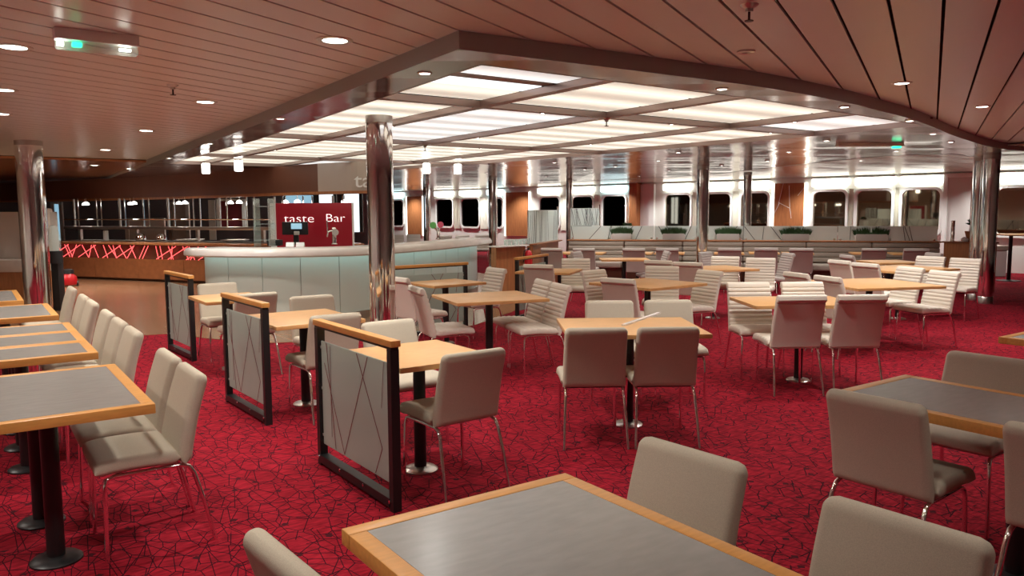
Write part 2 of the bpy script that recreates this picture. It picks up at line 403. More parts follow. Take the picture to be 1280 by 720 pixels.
WIN = [(-.24, .70), (.97, 1.91), (2.22, 3.16), (4.58, 5.48), (5.85, 6.75), (7.32, 8.30), (9.96, 10.98), (11.45, 12.42), (13.08, 14.10), (16.2, 17.0), (17.6, 18.72), (19.3, 20.42), (22.85, 24.1), (-2.6+.15, -1.55)]
for i, (u0, u1) in enumerate(WIN):
    w = bpy.data.objects.new('window_%d' % (i+1), None); col.objects.link(w); w['kind'] = 'structure'
    bm = BM(); wslab(bm, rrect(u0, u1, .95, 2.12, .16), .0, .012); obj('window_pane', bm, 'night_glass' if i < 6 or i == 13 else 'night_glass_dark', w)
    bm = BM(); wring(bm, rrect(u0-.07, u1+.07, .88, 2.19, .2), rrect(u0, u1, .95, 2.12, .16), 0, .07); obj('window_frame', bm, 'wall_white', w)
    um = (u0+u1)/2
    lc = 'cove_cool' if i in (6, 12, 9) else 'cove_glow'
    t = thing('cove_light', ['glowing cove light box above the ship window', 'bluish glowing cove light box above the ship window'][lc == 'cove_cool'], 'wall light', tuple(wpt(um, 0, 2.24)), WANG, 'cove lights above the windows' + (' with a bluish glow' if lc == 'cove_cool' else ''))
    bm = BM(); box(bm, (0, .08, .14), (u1-u0+.1, .12, .22), 0, .04); obj('diffuser', bm, lc, t)
    bm = BM(); box(bm, (0, .075, .267), (u1-u0+.18, .15, .02)); obj('housing', bm, 'wall_white', t)
# curtains beside the windows
us = sorted(WIN)
k = 0
for (a0, a1), (b0, b1) in zip(us, us[1:]):
    if b0-a1 > .75 or b0-a1 < .25: continue
    bm = BM(); n_ = 22; ln = []
    for s in (0, 1):
        row = []
        for q in range(n_+1):
            u = a1+.09 + (b0-a1-.18)*q/n_; row.append((u, .035+.02*math.sin(q*1.75)))
        ln.append(row)
    for z0, z1 in ((.86, 2.2),):
        lo = [bm.verts.new(wpt(u, n, z0)) for u, n in ln[0]]; hi = [bm.verts.new(wpt(u, n, z1)) for u, n in ln[0]]
        lo2 = [bm.verts.new(wpt(u, .0, z0)) for u, n in ln[0]]; hi2 = [bm.verts.new(wpt(u, .0, z1)) for u, n in ln[0]]
        for q in range(n_):
            bm.faces.new((lo[q], lo[q+1], hi[q+1], hi[q])); bm.faces.new((hi[q], hi[q+1], hi2[q+1], hi2[q]))
    o = obj('curtain', bm, 'curtain_cream'); tag(o, 'narrow cream pleated curtain hanging between two ship windows', 'curtain', 'curtains between the windows')
def wpanel(name, label, u0, u1, z0, z1, mat, lines=True, cat='wall panel'):
    t = thing(name, label, cat, tuple(wpt((u0+u1)/2, 0, z0)), WANG)
    bm = BM(); box(bm, (0, .02, (z1-z0)/2), (u1-u0, .04, z1-z0)); obj('board', bm, mat, t)
    bm = BM()
    for s in (-1, 1): box(bm, (s*((u1-u0)/2+.05), .03, (z1-z0)/2), (.06, .03, z1-z0))
    obj('edge_light', bm, 'cove_glow', t)
    if lines:
        bm = BM(); w = u1-u0; h = z1-z0
        for p in [((-.05, .45), (.0, .95)), ((.2, 1.0), (.36, .55)), ((-.05, .50), (.36, .62)), ((.3, .62), (.5, .38)), ((-.1, .3), (-.05, .5)), ((-.5, .9), (-.3, .75))]:
            bar(bm, (p[0][0]*w, .044, p[0][1]*h), (p[1][0]*w, .044, p[1][1]*h), .008, .012)
        obj('inlay_line', bm, 'wall_white', t)
wpanel('wood_wall_panel', 'wood wall panel with crossing white inlay lines and glowing edges', 3.46, 4.38, .9, 2.40, 'wood_panel')
wpanel('wood_wall_panel', 'plain wood wall panel behind the tall teal glass screen', 14.72, 16.0, .6, 2.36, 'wood_panel', False)
wpanel('wood_wall_panel', 'plain wood wall panel right of the big chrome column beyond the bar', 21.45, 22.55, .5, 2.3, 'wood_panel', False)
bm = BM(); wslab(bm, [(9.30, 0), (9.62, 0), (9.62, 2.55), (9.30, 2.55)], 0, .3); o = struct('trim_wood_pilaster', bm, 'wood_panel')
bm = BM(); wslab(bm, [(8.72, 0), (9.28, 0), (9.28, 2.5), (8.72, 2.5)], 0, .1); struct('trim_white_pilaster', bm, 'wall_white')
# grey door beside the chrome column pair
d = bpy.data.objects.new('door_1', None); col.objects.link(d); d['kind'] = 'structure'
bm = BM(); wslab(bm, [(-1.0, 0), (-.42, 0), (-.42, 2.42), (-1.0, 2.42)], 0, .06); obj('door_leaf', bm, 'grey_plastic', d)
bm = BM(); wring(bm, [(-1.1, 0), (-.32, 0), (-.32, 2.52), (-1.1, 2.52)], [(-1.0, .0), (-.42, 0), (-.42, 2.42), (-1.0, 2.42)], 0, .1); obj('door_frame', bm, 'wall_white', d)
bm = BM(); wslab(bm, [(-1.35, 0), (-1.12, 0), (-1.12, 2.54), (-1.35, 2.54)], 0, .08); struct('trim_wood_post', bm, 'wood_panel')

# ------------------------------------------------------------------ chrome columns
def column(name, x, y, r, top, label, col_mat='chrome', foot=True):
    t = thing(name, label, 'column', (x, y, 0)); t['kind'] = 'structure'
    bm = BM(); cyl(bm, (0, 0, 0), r, top, 40); obj('shaft', bm, col_mat, t)
    bm = BM(); lathe(bm, [(r+.004, 0), (r+.004, .12), (r, .125)], n=40); obj('foot_ring', bm, 'brushed_steel', t)
    bm = BM(); lathe(bm, [(r, top-.07), (r+.003, top-.068), (r+.003, top)], n=40); obj('collar', bm, 'brushed_steel', t)
column('chrome_column', .80, 12.8, .172, 2.6, 'thick chrome column at the left behind the row of grey tables')
column('chrome_column', 3.27, 6.85, .125, 2.5, 'chrome column in front of the bar')
column('chrome_column', 14.19, 6.21, .125, 2.5, 'nearer chrome column of the pair at the right')
_p = at(1216.5, 375, 0)
column('chrome_column', _p.x, _p.y, .105, 2.5, 'farther chrome column of the pair by the wood cabinet')
column('chrome_column', 12.54, 11.02, .125, 2.5, 'chrome column rising in front of the banquette sofa')
column('chrome_column', 15.31, 12.08, .10, 2.5, 'slim chrome column behind the banquette near the wood panel')
column('chrome_column', 14.58, 17.86, .10, 2.5, 'slim chrome column behind the tall teal glass screens')
column('chrome_column', 11.71, 17.6, .12, 2.5, 'chrome column at the right end of the bar')
column('chrome_column', 12.88, 23.4, .12, 2.5, 'farthest chrome column seen over the bar beside the twin beer badges')

# ------------------------------------------------------------------ furniture builders
def sweep(bm, st, hw, rc, taper=None, corner=3, nf=6):
    """padded panel: st = [(y, z, normal(ny,nz), front, back)] along its length, half width hw, rounded corners"""
    rings = []
    N = len(st)
    for i, (y, z, ny, nz, f, b) in enumerate(st):
        w = hw*(taper(i/(N-1)) if taper else 1)
        e = min(i, N-1-i); k = 1.0
        r = min(rc, (f+b)/2*.98)
        pts = []
        t = (f+b)/2; c = (f-b)/2
        for sx, sn, a0 in ((1, 1, 0), (-1, 1, PI/2), (-1, -1, PI), (1, -1, 3*PI/2)):
            for q in range(corner+1):
                a = a0 + PI/2*q/corner
                pts.append((sx*(w-r)+r*math.cos(a), c + sn*(t-r)+r*math.sin(a)))
        rings.append([bm.verts.new((px, y+ny*pn, z+nz*pn)) for px, pn in pts])
    for a, b in zip(rings, rings[1:]):
        n = len(a)
        for q in range(n): bm.faces.new((a[q], a[(q+1) % n], b[(q+1) % n], b[q]))
    bm.faces.new(rings[0][::-1]); bm.faces.new(rings[-1])
def curve_st(pts, n, front, back):
    """resample polyline spline pts (y,z) to n stations with normals; front(s), back(s) thickness functions of s in 0..1"""
    P = spline([(p[0], p[1], 0) for p in pts], 12)
    L = [0]
    for a, b in zip(P, P[1:]): L.append(L[-1]+(b-a).length)
    st = []; j = 0
    for i in range(n):
        s = i/(n-1); d = s*L[-1]
        while j < len(P)-2 and L[j+1] < d: j += 1
        t = (d-L[j])/max(1e-9, L[j+1]-L[j]); p = P[j].lerp(P[j+1], t)
        tg = (P[min(j+2, len(P)-1)]-P[max(j-1, 0)]).normalized()
        st.append((p.x, p.y, tg.y, -tg.x, front(s), back(s)))
    return st
def endround(s, L, r):
    d = min(s, 1-s)*L
    return 1.0 if d >= r else math.sqrt(max(0.0, 1-((r-d)/r)**2))*.9+.1
def make_chair(kind, label, group):
    t = thing('dining_chair', label, 'chair', (0, 0, 0), 0, group)
    if kind == 'plain':
        m = 'fabric_taupe'; top = .83; hw = .215
        f = lambda s: .034*endround(s, .43, .04)+.006*(1-s); b = lambda s: .030*endround(s, .43, .04)
        st = curve_st([(-.185, .405), (-.20, .50), (-.235, .66), (-.285, top-.005)], 64, f, b)
        def cr(s):
            d = (1-s)*.43; r = .036
            return 1-(r-math.sqrt(max(0, r*r-(r-d)**2)))/hw if d < r else 1.0
        bm = BM(); sweep(bm, st, hw, .028, lambda s: (1.0-.02*s)*cr(s), 4); obj('backrest', bm, m, t, 1.0)
        f = lambda s: .036*endround(s, .46, .045); b = lambda s: .036*endround(s, .46, .045)
        st = curve_st([(.205, .425), (.16, .445), (.0, .45), (-.16, .44)], 24, f, b)
        bm = BM(); sweep(bm, st, hw+.008, .026); obj('seat', bm, m, t, 1.0)
        zs = .405
    else:
        m = 'leather_cream' if kind == 'ribbed' else 'leather_cream_shaded'; top = .88; hw = .222
        nr = 10
        def rib(s): return .5+.5*abs(math.sin(PI*nr*s))**.55
        def f(s):
            if s > .87: return .030*endround(s, .48, .035)
            return .012+.020*rib(s/.87) if s > .03 else .02
        def b(s):
            if s > .87: return (.024+.012*math.sin((s-.87)/.13*PI))*endround(s, .48, .035)
            if .855 < s <= .87: return .014
            return .022 if s > .03 else .014
        st = curve_st([(-.19, .40), (-.205, .50), (-.245, .68), (-.29, top-.05), (-.315, top-.008)], 84, f, b)
        bm = BM(); sweep(bm, st, hw, .016, lambda s: 1.0-.03*s); obj('backrest', bm, m, t, .9)
        def f2(s): return (.022+.014*(.5+.5*abs(math.sin(PI*7*s))**.55))*endround(s, .46, .05)
        st = curve_st([(.215, .425), (.165, .445), (.0, .448), (-.17, .435)], 60, f2, lambda s: .032*endround(s, .46, .05))
        bm = BM(); sweep(bm, st, hw+.008, .022); obj('seat', bm, m, t, .9)
        zs = .41
    r = .0105
    for s in (-1, 1):
        x = s*.195
        bm = BM(); tube(bm, [(s*.208, .172, 0), (s*.203, .168, .2), (s*.198, .165, zs-.05), (x, .155, zs-.018), (x, .12, zs-.008), (x, .0, zs-.008)], r); obj('leg', bm, 'chrome', t, 1.0)
        bm = BM(); tube(bm, [(x, .0, zs-.008), (x, -.165, zs-.008), (x, -.20, zs-.02), (s*.198, -.222, zs-.055), (s*.207, -.262, .2), (s*.216, -.305, 0)], r); obj('leg', bm, 'chrome', t, 1.0)
    bm = BM()
    for y in (.10, -.13): bar(bm, (-.195, y, zs-.012), (.195, y, zs-.012), .02, .012)
    obj('seat_frame', bm, 'black_metal', t)
    return t
PROTO = {}
NCH = 0
def chair(kind, x, y, face, label, group=None, backtop=True):
    """x, y: where the top edge of the back stands; face: heading the sitter looks at, in degrees"""
    f = math.radians(face); o = (.285 if kind == 'plain' else .30) if backtop else 0
    loc = (x+o*math.cos(f), y+o*math.sin(f), 0)
    if kind not in PROTO:
        t = make_chair(kind, label, group); t.location = loc; t.rotation_euler = (0, 0, f-PI/2); PROTO[kind] = t; return t
    t = dup(PROTO[kind], loc, f-PI/2, label)
    if group: t['group'] = group
    elif 'group' in t: del t['group']
    return t
def wood_table(x, y, sx, sy, rz, label, group=None, base='brushed_steel', ped=(0, 0)):
    t = thing('dining_table', label, 'table', (x, y, 0), math.radians(rz), group)
    bm = BM(); box(bm, (0, 0, .735), (sx, sy, .032), 0, .006, 2); obj('tabletop', bm, 'beech_top', t)
    pedestal(t, *ped, base)
    return t
def pedestal(t, x, y, base, r=.108):
    bm = BM(); cyl(bm, (x, y, .02), .038, .69, 20); box(bm, (x, y, .714), (.26, .26, .012)); obj('pedestal', bm, 'black_metal', t)
    bm = BM(); lathe(bm, [(r, 0), (r, .008), (r-.012, .018), (.06, .026), (.05, .028)], (x, y, 0), 32); obj('base_plate', bm, base, t)
def grey_table(x0, x1, y0, y1, label, peds, group=None):
    cx, cy = (x0+x1)/2, (y0+y1)/2; sx, sy = x1-x0, y1-y0
    t = thing('dining_table', label, 'table', (cx, cy, 0), 0, group)
    bm = BM(); b = .052
    for c, s in (((0, sy/2-b/2, .728), (sx, b, .044)), ((0, -sy/2+b/2, .728), (sx, b, .044)), ((sx/2-b/2, 0, .728), (b, sy-2*b, .044)), ((-sx/2+b/2, 0, .728), (b, sy-2*b, .044))):
        box(bm, c, s, 0, .004, 2)
    top = obj('tabletop_frame', bm, 'oak_edge', t)
    bm = BM(); box(bm, (0, 0, .727), (sx-2*b-.001, sy-2*b-.001, .043)); obj('inlay', bm, 'inlay_grey', t)
    for p in peds: pedestal(t, p[0]-cx, p[1]-cy, 'black_metal', .11)
    return t

# ------------------------------------------------------------------ grey tables
grey_table(.785, 1.56, .72, 1.93, 'big grey topped table with wood border filling the bottom of the view', [(1.17, 1.0), (1.17, 1.62)])
grey_table(-.13, .655, 3.72, 4.87, 'grey topped wood bordered table at the left edge nearest the camera', [(.26, 4.06), (.24, 4.62)])
g = 'three grey tables pushed together'
grey_table(-.13, .63, 5.33, 5.87, 'first of three joined grey tables behind the nearest left table', [(.24, 5.66)])
grey_table(-.13, .63, 5.88, 6.42, 'middle one of three joined grey tables in the left row', [(.24, 6.2)])
grey_table(-.13, .63, 6.43, 6.97, 'last of three joined grey tables in the left row', [(.24, 6.7)])
grey_table(-.15, .61, 7.5, 8.57, 'grey table reflecting the thick chrome column in front of it', [(.24, 7.9), (.24, 8.3)])
grey_table(-.3, .44, 9.0, 10.3, 'farthest grey table at the left cut off by the chrome column', [(.1, 9.4), (.1, 9.95)])
grey_table(3.27, 3.95, .85, 2.09, 'grey table at the right with chairs pulled up on both sides', [(3.66, 1.42)])
grey_table(5.62, 6.5, 1.4, 2.36, 'grey table corner at the right edge of the view in the mid distance', [(6.16, 1.9)])
# ------------------------------------------------------------------ chairs round the grey tables
A = [(4.09, 'nearest taupe chair of the left row beside the front grey table'), (4.62, 'second taupe chair of the left row beside the front grey table'),
     (5.72, 'taupe chair at the first of the three joined grey tables'), (6.28, 'taupe chair at the middle of the three joined grey tables'), (6.86, 'pale taupe chair at the last of the three joined grey tables'),
     (7.76, 'taupe chair at the near end of the grey table by the chrome column'), (8.36, 'taupe chair in the middle of the table by the chrome column'), (9.35, 'farthest taupe chair of the left row, against the wood floor')]
for y, l in A: chair('plain', .905, y, 180, l)
chair('plain', 1.91, 1.70, 184, 'taupe chair at the far end of the big foreground table')
chair('plain', 1.92, 1.00, 184, 'taupe chair filling the bottom right corner of the view')
chair('plain', .545, 1.70, 4, 'taupe chair at the bottom left corner of the big foreground table')
chair('plain', 3.06, 1.75, 3, 'taupe chair with its back to the camera at the right grey table')
chair('plain', 3.11, 1.06, 3, 'taupe chair cut by the right edge of the view')
chair('plain', 4.44, 1.90, 182, 'taupe chair on the far side of the right grey table')
chair('plain', 5.49, 1.93, 3, 'taupe chair sliver at the far right table corner')
# ------------------------------------------------------------------ wood tables by the glass partitions
wood_table(2.22, 4.14, .64, .73, 0, 'small wood table beside the nearest glass partition', ped=(.02, .06))
wood_table(2.22, 6.14, .72, .84, 0, 'small wood table beside the middle glass partition', ped=(.04, .10))
wood_table(2.15, 8.06, .62, .72, 0, 'small wood table beside the farthest glass partition', ped=(.02, .08))
chair('plain', 2.29, 3.63, 92, 'taupe chair with its back to the camera at the nearest glass partition')
chair('plain', 2.45, 5.06, 272, 'taupe chair facing the camera across the small table by the nearest partition')
chair('plain', 2.29, 5.61, 93, 'taupe chair with its back to the camera by the middle glass partition')
chair('plain', 2.62, 7.02, 268, 'taupe chair facing the camera behind the table by the middle partition')
chair('plain', 2.28, 7.55, 96, 'taupe chair half hidden behind the rail of the middle partition')
chair('plain', 2.25, 8.90, 270, 'taupe chair facing the camera by the farthest glass partition')
# ------------------------------------------------------------------ centre tables
wood_table(4.0, 4.2, 1.0, .87, -33, 'wood table in the centre with a pale strip lying on it')
chair('plain', 3.405, 3.885, 57, 'left one of two taupe chairs with dark backs at the centre table')
chair('plain', 3.81, 3.62, 57, 'right one of two taupe chairs with dark backs at the centre table')
chair('plain', 4.55, 5.03, 236, 'left one of two taupe chairs facing the camera across the centre table')
chair('plain', 4.99, 4.76, 238, 'right one of two taupe chairs facing the camera across the centre table')
p0 = at(783, 407, .77); p1 = at(823, 391, .77)
bm = BM(); d = Vector((.83, .35, 0)); a = at(779, 406.5, .757); b = at(824, 391, .757)
bar(bm, (a.x, a.y, .757), (b.x, b.y, .757), .03, .012); o = obj('wooden_strip', bm, 'counter_stone'); tag(o, 'long pale strip lying across the centre wood table', 'strip')
W = lambda x, y, f, l, g=None, k='ribbed', bt=True: chair(k, x, y, f, l, g, bt)
wood_table(4.27, 6.5, .95, .85, -13, 'wood table right of the chrome column with three cream ribbed chairs')
W(3.84, 6.62, -12, 'cream ribbed chair seen from the side left of the table by the chrome column', bt=False)
W(4.98, 6.52, 164, 'rear one of two cream ribbed chairs facing left at the table by the chrome column')
W(4.84, 6.05, 164, 'front one of two cream ribbed chairs facing left at the table by the chrome column')
wood_table(4.73, 8.16, .75, .66, 4, 'small wood table against the low partition before the bar')
W(3.92, 7.82, 5, 'cream chair with its back to the chrome column at the small table before the bar')
W(5.56, 8.28, 178, 'cream ribbed chair right of the small table before the bar')
wood_table(6.86, 8.86, .80, .8, 37, 'wood table near the short partition with the orange rail')
W(6.36, 8.46, 32, 'cream chair with rolled back in front of the short partition')
W(7.62, 9.18, 230, 'cream ribbed chair facing the camera beyond the table by the short partition')
wood_table(6.58, 6.6, .98, .98, 3, 'square wood table set diagonally in the middle of the room')
W(6.3, 7.26, 278, 'cream ribbed chair behind the left corner of the diagonal middle table')
W(5.72, 6.19, 14, 'cream chair with rolled back at the left corner of the diagonal middle table')
W(7.44, 7.2, 222, 'cream ribbed chair facing the camera behind the diagonal middle table')
W(7.36, 6.33, 172, 'cream ribbed chair at the right corner of the diagonal middle table')
wood_table(9.05, 7.72, 1.0, .85, -16, 'wood table behind the diagonal middle table')
W(8.26, 8.08, 21, 'left one of two cream rolled backs behind the diagonal middle table')
W(8.28, 7.53, 23, 'right one of two cream rolled backs behind the diagonal middle table')
W(9.79, 8.12, 212, 'left one of two ribbed chairs facing the camera by the chrome column of the sofa')
W(9.88, 7.52, 212, 'right one of two ribbed chairs facing the camera by the chrome column of the sofa')
wood_table(6.36, 4.45, 1.0, .76, -33, 'wood table between four cream ribbed chairs in the right centre', ped=(.03, -.065))
W(5.82, 4.0, 58, 'left one of two cream chairs with brownish backs at the right centre table')
W(6.25, 3.71, 57, 'right one of two cream chairs with brownish backs at the right centre table')
W(6.44, 5.05, 237, 'left one of two cream ribbed chairs facing the camera at the right centre table')
W(6.90, 4.75, 237, 'right one of two cream ribbed chairs facing the camera at the right centre table')
wood_table(8.6, 5.02, 1.12, 1.1, -22, 'large wood table at the right with ribbed chairs drawn close')
W(7.86, 5.49, -18, 'farther one of two cream rolled backs left of the large right table')
W(7.70, 4.98, -19, 'nearer one of two cream rolled backs left of the large right table')
W(9.73, 5.14, 161, 'farther one of two ribbed chairs right of the large right table')
W(9.42, 4.57, 161, 'nearer one of two ribbed chairs right of the large right table')
wood_table(11.15, 6.05, 1.3, .95, -10, 'wood table behind the large right table')
W(10.29, 6.48, -16, 'farther one of two cream chairs left of the table behind the large right one')
W(9.98, 5.90, -10, 'nearer one of two cream chairs left of the table behind the large right one')
W(12.2, 6.14, 183, 'farther one of two ribbed chairs by the right chrome columns')
W(12.1, 5.58, 183, 'nearer one of two ribbed chairs by the right chrome columns')
wood_table(12.45, 6.95, .75, .75, -30, 'narrow wood table glimpsed before the end of the sofa')
W(13.25, 6.62, 150, 'ribbed chair seen edge on behind the pair by the chrome columns', k='shaded')
wood_table(9.58, 10.2, .85, .6, -37, 'wood table on a black post in front of the left half of the sofa')
W(8.95, 10.78, -62, 'shade-greyed ribbed chair left of the table in front of the sofa', k='shaded')
W(10.27, 9.82, 146, 'shade-greyed chair seen from the side right of the table in front of the sofa', k='shaded')
W(10.62, 9.26, -76, 'shade-greyed ribbed chair just right of the column at the sofa', k='shaded')
W(11.38, 8.1, 150, 'shade-greyed chair leaning in side view in the right half of the room', k='shaded')
W(11.56, 7.15, -32, 'shade-greyed chair edge in side view before the right part of the sofa', k='shaded')
# row along the sofa
SR = [(9.44, 12.12), (9.88, 11.66), (10.60, 11.02), (11.1, 10.62), (11.98, 9.84), (12.58, 9.46), (13.0, 8.98), (14.02, 8.12), (14.45, 7.55)]
wl = ['by the short partition', 'second', 'third', 'left of the sofa column', 'right of the sofa column', 'sixth', 'seventh', 'eighth', 'beside the wood cabinet']
ords = ['first', 'second', 'third', 'fourth', 'fifth', 'sixth', 'seventh', 'eighth', 'ninth']
for i, (x, y) in enumerate(SR):
    W(x, y, 40, 'shade-greyed chair backed to the camera, %s from the left along the sofa' % ords[i], k='shaded')
    cx, cy = x+.80*.766, y+.80*.643
    wood_table(cx, cy, .58, .58, -50, 'small wood table before the sofa, %s from the left' % ords[i])
# ------------------------------------------------------------------ glass partitions
def partition(a, b, label, hgt=.93, red=False, zero=.14):
    a = Vector((a[0], a[1], 0)); b = Vector((b[0], b[1], 0)); d = b-a; L = d.length; ang = math.atan2(d.y, d.x)
    t = thing('glass_partition', label, 'partition', tuple((a+b)/2), ang)
    h = L/2
    bm = BM(); box(bm, (0, 0, hgt-.018), (L+.03, .06, .036), 0, .006); obj('top_rail', bm, 'oak_edge', t)
    bm = BM(); box(bm, (0, 0, hgt-.042), (L, .045, .014)); obj('rail_channel', bm, 'black_metal', t)
    for s in (-1, 1):
        bm = BM(); box(bm, (s*(h-.022), 0, (hgt-.05)/2), (.044, .05, hgt-.05)); obj('post', bm, 'black_metal', t)
    bm = BM(); box(bm, (0, 0, .045), (L-.08, .06, .05)); obj('bottom_channel', bm, 'black_metal', t)
    bm = BM(); box(bm, (0, 0, (hgt-.13+zero)/2), (L-.105, .010, hgt-.13-zero), 0, .003, 1); g_ = obj('glass_panel', bm, 'frosted_glass', t)
    bm = BM(); w = L-.13; z0, z1 = zero+.01, hgt-.135
    ln = [((-.42, 1), (-.30, 0)), ((-.36, .98), (-.36, .1)), ((.06, 1), (.40, .25)), ((.22, 1), (-.16, 0)), ((.40, .25), (.30, 0)), ((-.46, .8), (-.16, 0)), ((.44, 1), (.40, .6))]
    for (u0, v0), (u1, v1) in ln:
        bar(bm, (u0*w, 0, z0+v0*(z1-z0)), (u1*w, 0, z0+v1*(z1-z0)), .0125, .006)
    obj('etched_line', bm, 'etch_line', g_)
    for s in (-1, 1):
        for z in (hgt-.17, .5, .2):
            bm = BM(); tube(bm, [(s*(h-.05), -.012, z), (s*(h-.05), .012, z)], .011, 10); obj('clamp', bm, 'chrome', t)
    for k in range(4):
        for s in (-1, 1):
            pass
        bm = BM(); x = -h+.03+(L-.06)*k/3; tube(bm, [(x, -.035, .055), (x, .035, .055)], .009, 8); obj('bolt', bm, 'chrome', t)
partition((1.79, 4.69), (1.81, 3.66), 'nearest of the three glass partitions with wood rails in a row')
partition((1.76, 6.73), (1.80, 5.77), 'middle one of the three glass partitions with wood rails in a row')
partition((1.90, 9.72), (1.96, 8.80), 'farthest of the three glass partitions with wood rails in a row')
partition((4.21, 8.76), (5.45, 8.84), 'low partition with a wood rail standing before the bar front')
partition((6.55, 9.24), (7.52, 9.78), 'short partition with wood rail left of the sofa in the distance')

# ------------------------------------------------------------------ bar island
CE = spline([(2.62, 12.15, 0), (2.72, 11.75, 0), (3.34, 11.02, 0), (4.08, 10.62, 0), (4.72, 10.52, 0), (5.49, 10.78, 0), (6.69, 11.43, 0), (7.9, 12.28, 0), (8.45, 12.75, 0)], 6)
def offs(P, d):
    out = []
    for i, p in enumerate(P):
        t = (P[min(i+1, len(P)-1)]-P[max(i-1, 0)]).normalized(); out.append(p + Vector((-t.y, t.x, 0))*d)
    return out
bar_t = thing('bar_counter', 'curved bar island with pale glass front and thick stone counter', 'bar counter')
inn = offs(CE, .62); gl = offs(CE, .30)
bm = BM()
prof = [(0, .985), (.0, 1.03), (.03, 1.075), (.06, 1.085), (.62, 1.085), (.62, .985), (.12, 1.0), (.06, .968), (.02, .965)]
rings = [[bm.verts.new((q.x, q.y, z)) for q in [offs(CE, d)[i]] for d_ in [0]][0:1] and [bm.verts.new((offs(CE, d)[i].x, offs(CE, d)[i].y, z)) for d, z in prof] for i in range(0)]
OF = {d: offs(CE, d) for d in {p[0] for p in prof}}
rings = [[bm.verts.new((OF[d][i].x, OF[d][i].y, z)) for d, z in prof] for i in range(len(CE))]
for a, b in zip(rings, rings[1:]):
    for q in range(len(prof)): bm.faces.new((a[q], a[(q+1) % len(prof)], b[(q+1) % len(prof)], b[q]))
bm.faces.new(rings[0]); bm.faces.new(rings[-1][::-1])
obj('countertop', bm, 'counter_stone', bar_t)
npan = 12; K = len(gl)
from itertools import accumulate
gL = [0]
for a, b in zip(gl, gl[1:]): gL.append(gL[-1]+(b-a).length)
def along(P, cum, s):
    d = s*cum[-1]; j = 0
    while j < len(P)-2 and cum[j+1] < d: j += 1
    return P[j].lerp(P[j+1], (d-cum[j])/(cum[j+1]-cum[j]))
for k in range(npan):
    bm = BM(); pts = [along(gl, gL, (k+q/4)/npan) for q in range(5)]
    pts[0] = pts[0].lerp(pts[1], .03); pts[-1] = pts[-1].lerp(pts[-2], .03)
    fr = offs(pts, 0); bk = offs(pts, .02)
    prism(bm, [(p.x, p.y) for p in fr]+[(p.x, p.y) for p in bk[::-1]], .12, .975); obj('glass_panel', bm, 'bar_glass', bar_t)
bm = BM(); b1 = offs(gl, .03); b2 = offs(gl, .30); prism(bm, [(p.x, p.y) for p in b1]+[(p.x, p.y) for p in b2[::-1]], 0.006, .985); obj('core', bm, 'grey_plastic', bar_t)
bm = BM(); b1 = offs(gl, -.012); b2 = offs(gl, .04); prism(bm, [(p.x, p.y) for p in b1]+[(p.x, p.y) for p in b2[::-1]], 0.006, .115); obj('plinth', bm, 'brushed_steel', bar_t)
bm = BM(); b1 = offs(gl, -.16); b2 = offs(gl, -.10); prism(bm, [(p.x, p.y) for p in b1]+[(p.x, p.y) for p in b2[::-1]], .984, .997); obj('light_strip', bm, 'led_teal', bar_t)
# inner back bar
bb = offs(CE, 2.3)
# red sign with lettering behind the bar
def oriented(name, label, cat, p, group=None):
    """thing at p whose local +x runs to the right of the view and local -y faces the room"""
    return thing(name, label, cat, tuple(p), -HEAD, group)
pL = ptD(345, 254, 13.4); pR = ptD(440, 254, 13.4); pB = ptD(392, 308, 13.4)
Wd = (pR-pL).length; cx = (pL+pR)/2
bmz = .0
back = thing('back_bar_cabinet', 'low dark cabinet inside the bar carrying the red sign', 'cabinet', (cx.x, cx.y, 0.006), -HEAD)
bm = BM(); box(bm, (0, 0, .46), (2.2, .5, .92), 0, .01); obj('body', bm, 'wood_dark', back)
bm = BM(); box(bm, (0, 0, .935), (2.26, .54, .03), 0, .005); obj('worktop', bm, 'brushed_steel', back)
sg = thing('bar_sign', 'red illuminated sign board lettered in white above the bar', 'sign', (cx.x, cx.y, .957), -HEAD)
hs = pL.z-.957
bm = BM(); box(bm, (0, 0, hs/2), (Wd, .06, hs), 0, .006); obj('board', bm, 'sign_red', sg)
bm = BM(); box(bm, (Wd/2+.01, 0, hs/2), (.02, .07, hs)); box(bm, (-Wd/2-.05, .0, hs/2), (.1, .07, hs)); obj('side_frame', bm, 'white_gloss', sg)
def lettering(txt, parent, x, z, size, mat, sx=1., y=-.034, ext=.004, name='lettering', bold=0.):
    cu = bpy.data.curves.new('text', 'FONT'); cu.body = txt; cu.size = size; cu.extrude = ext; cu.align_x = 'CENTER'; cu.offset = bold
    tmp = bpy.data.objects.new('tmp', cu); col.objects.link(tmp)
    dg = bpy.context.evaluated_depsgraph_get(); me = bpy.data.meshes.new_from_object(tmp.evaluated_get(dg))
    bpy.data.objects.remove(tmp); bpy.data.curves.remove(cu)
    me.materials.clear(); me.materials.append(MT[mat])
    o = bpy.data.objects.new(name, me); col.objects.link(o); o.parent = parent
    o.location = (x, y, z); o.rotation_euler = (PI/2, 0, 0); o.scale = (sx, 1, 1); return o
ppm = 13.4/F
lettering('taste', sg, (374-392.5)*ppm, hs-(278-254)*ppm, .205, 'sign_letter', 1.32, bold=-.0035)
lettering('Bar', sg, (419-392.5)*ppm, hs-(277.5-254)*ppm, .20, 'sign_letter', 1.25, bold=-.0035)
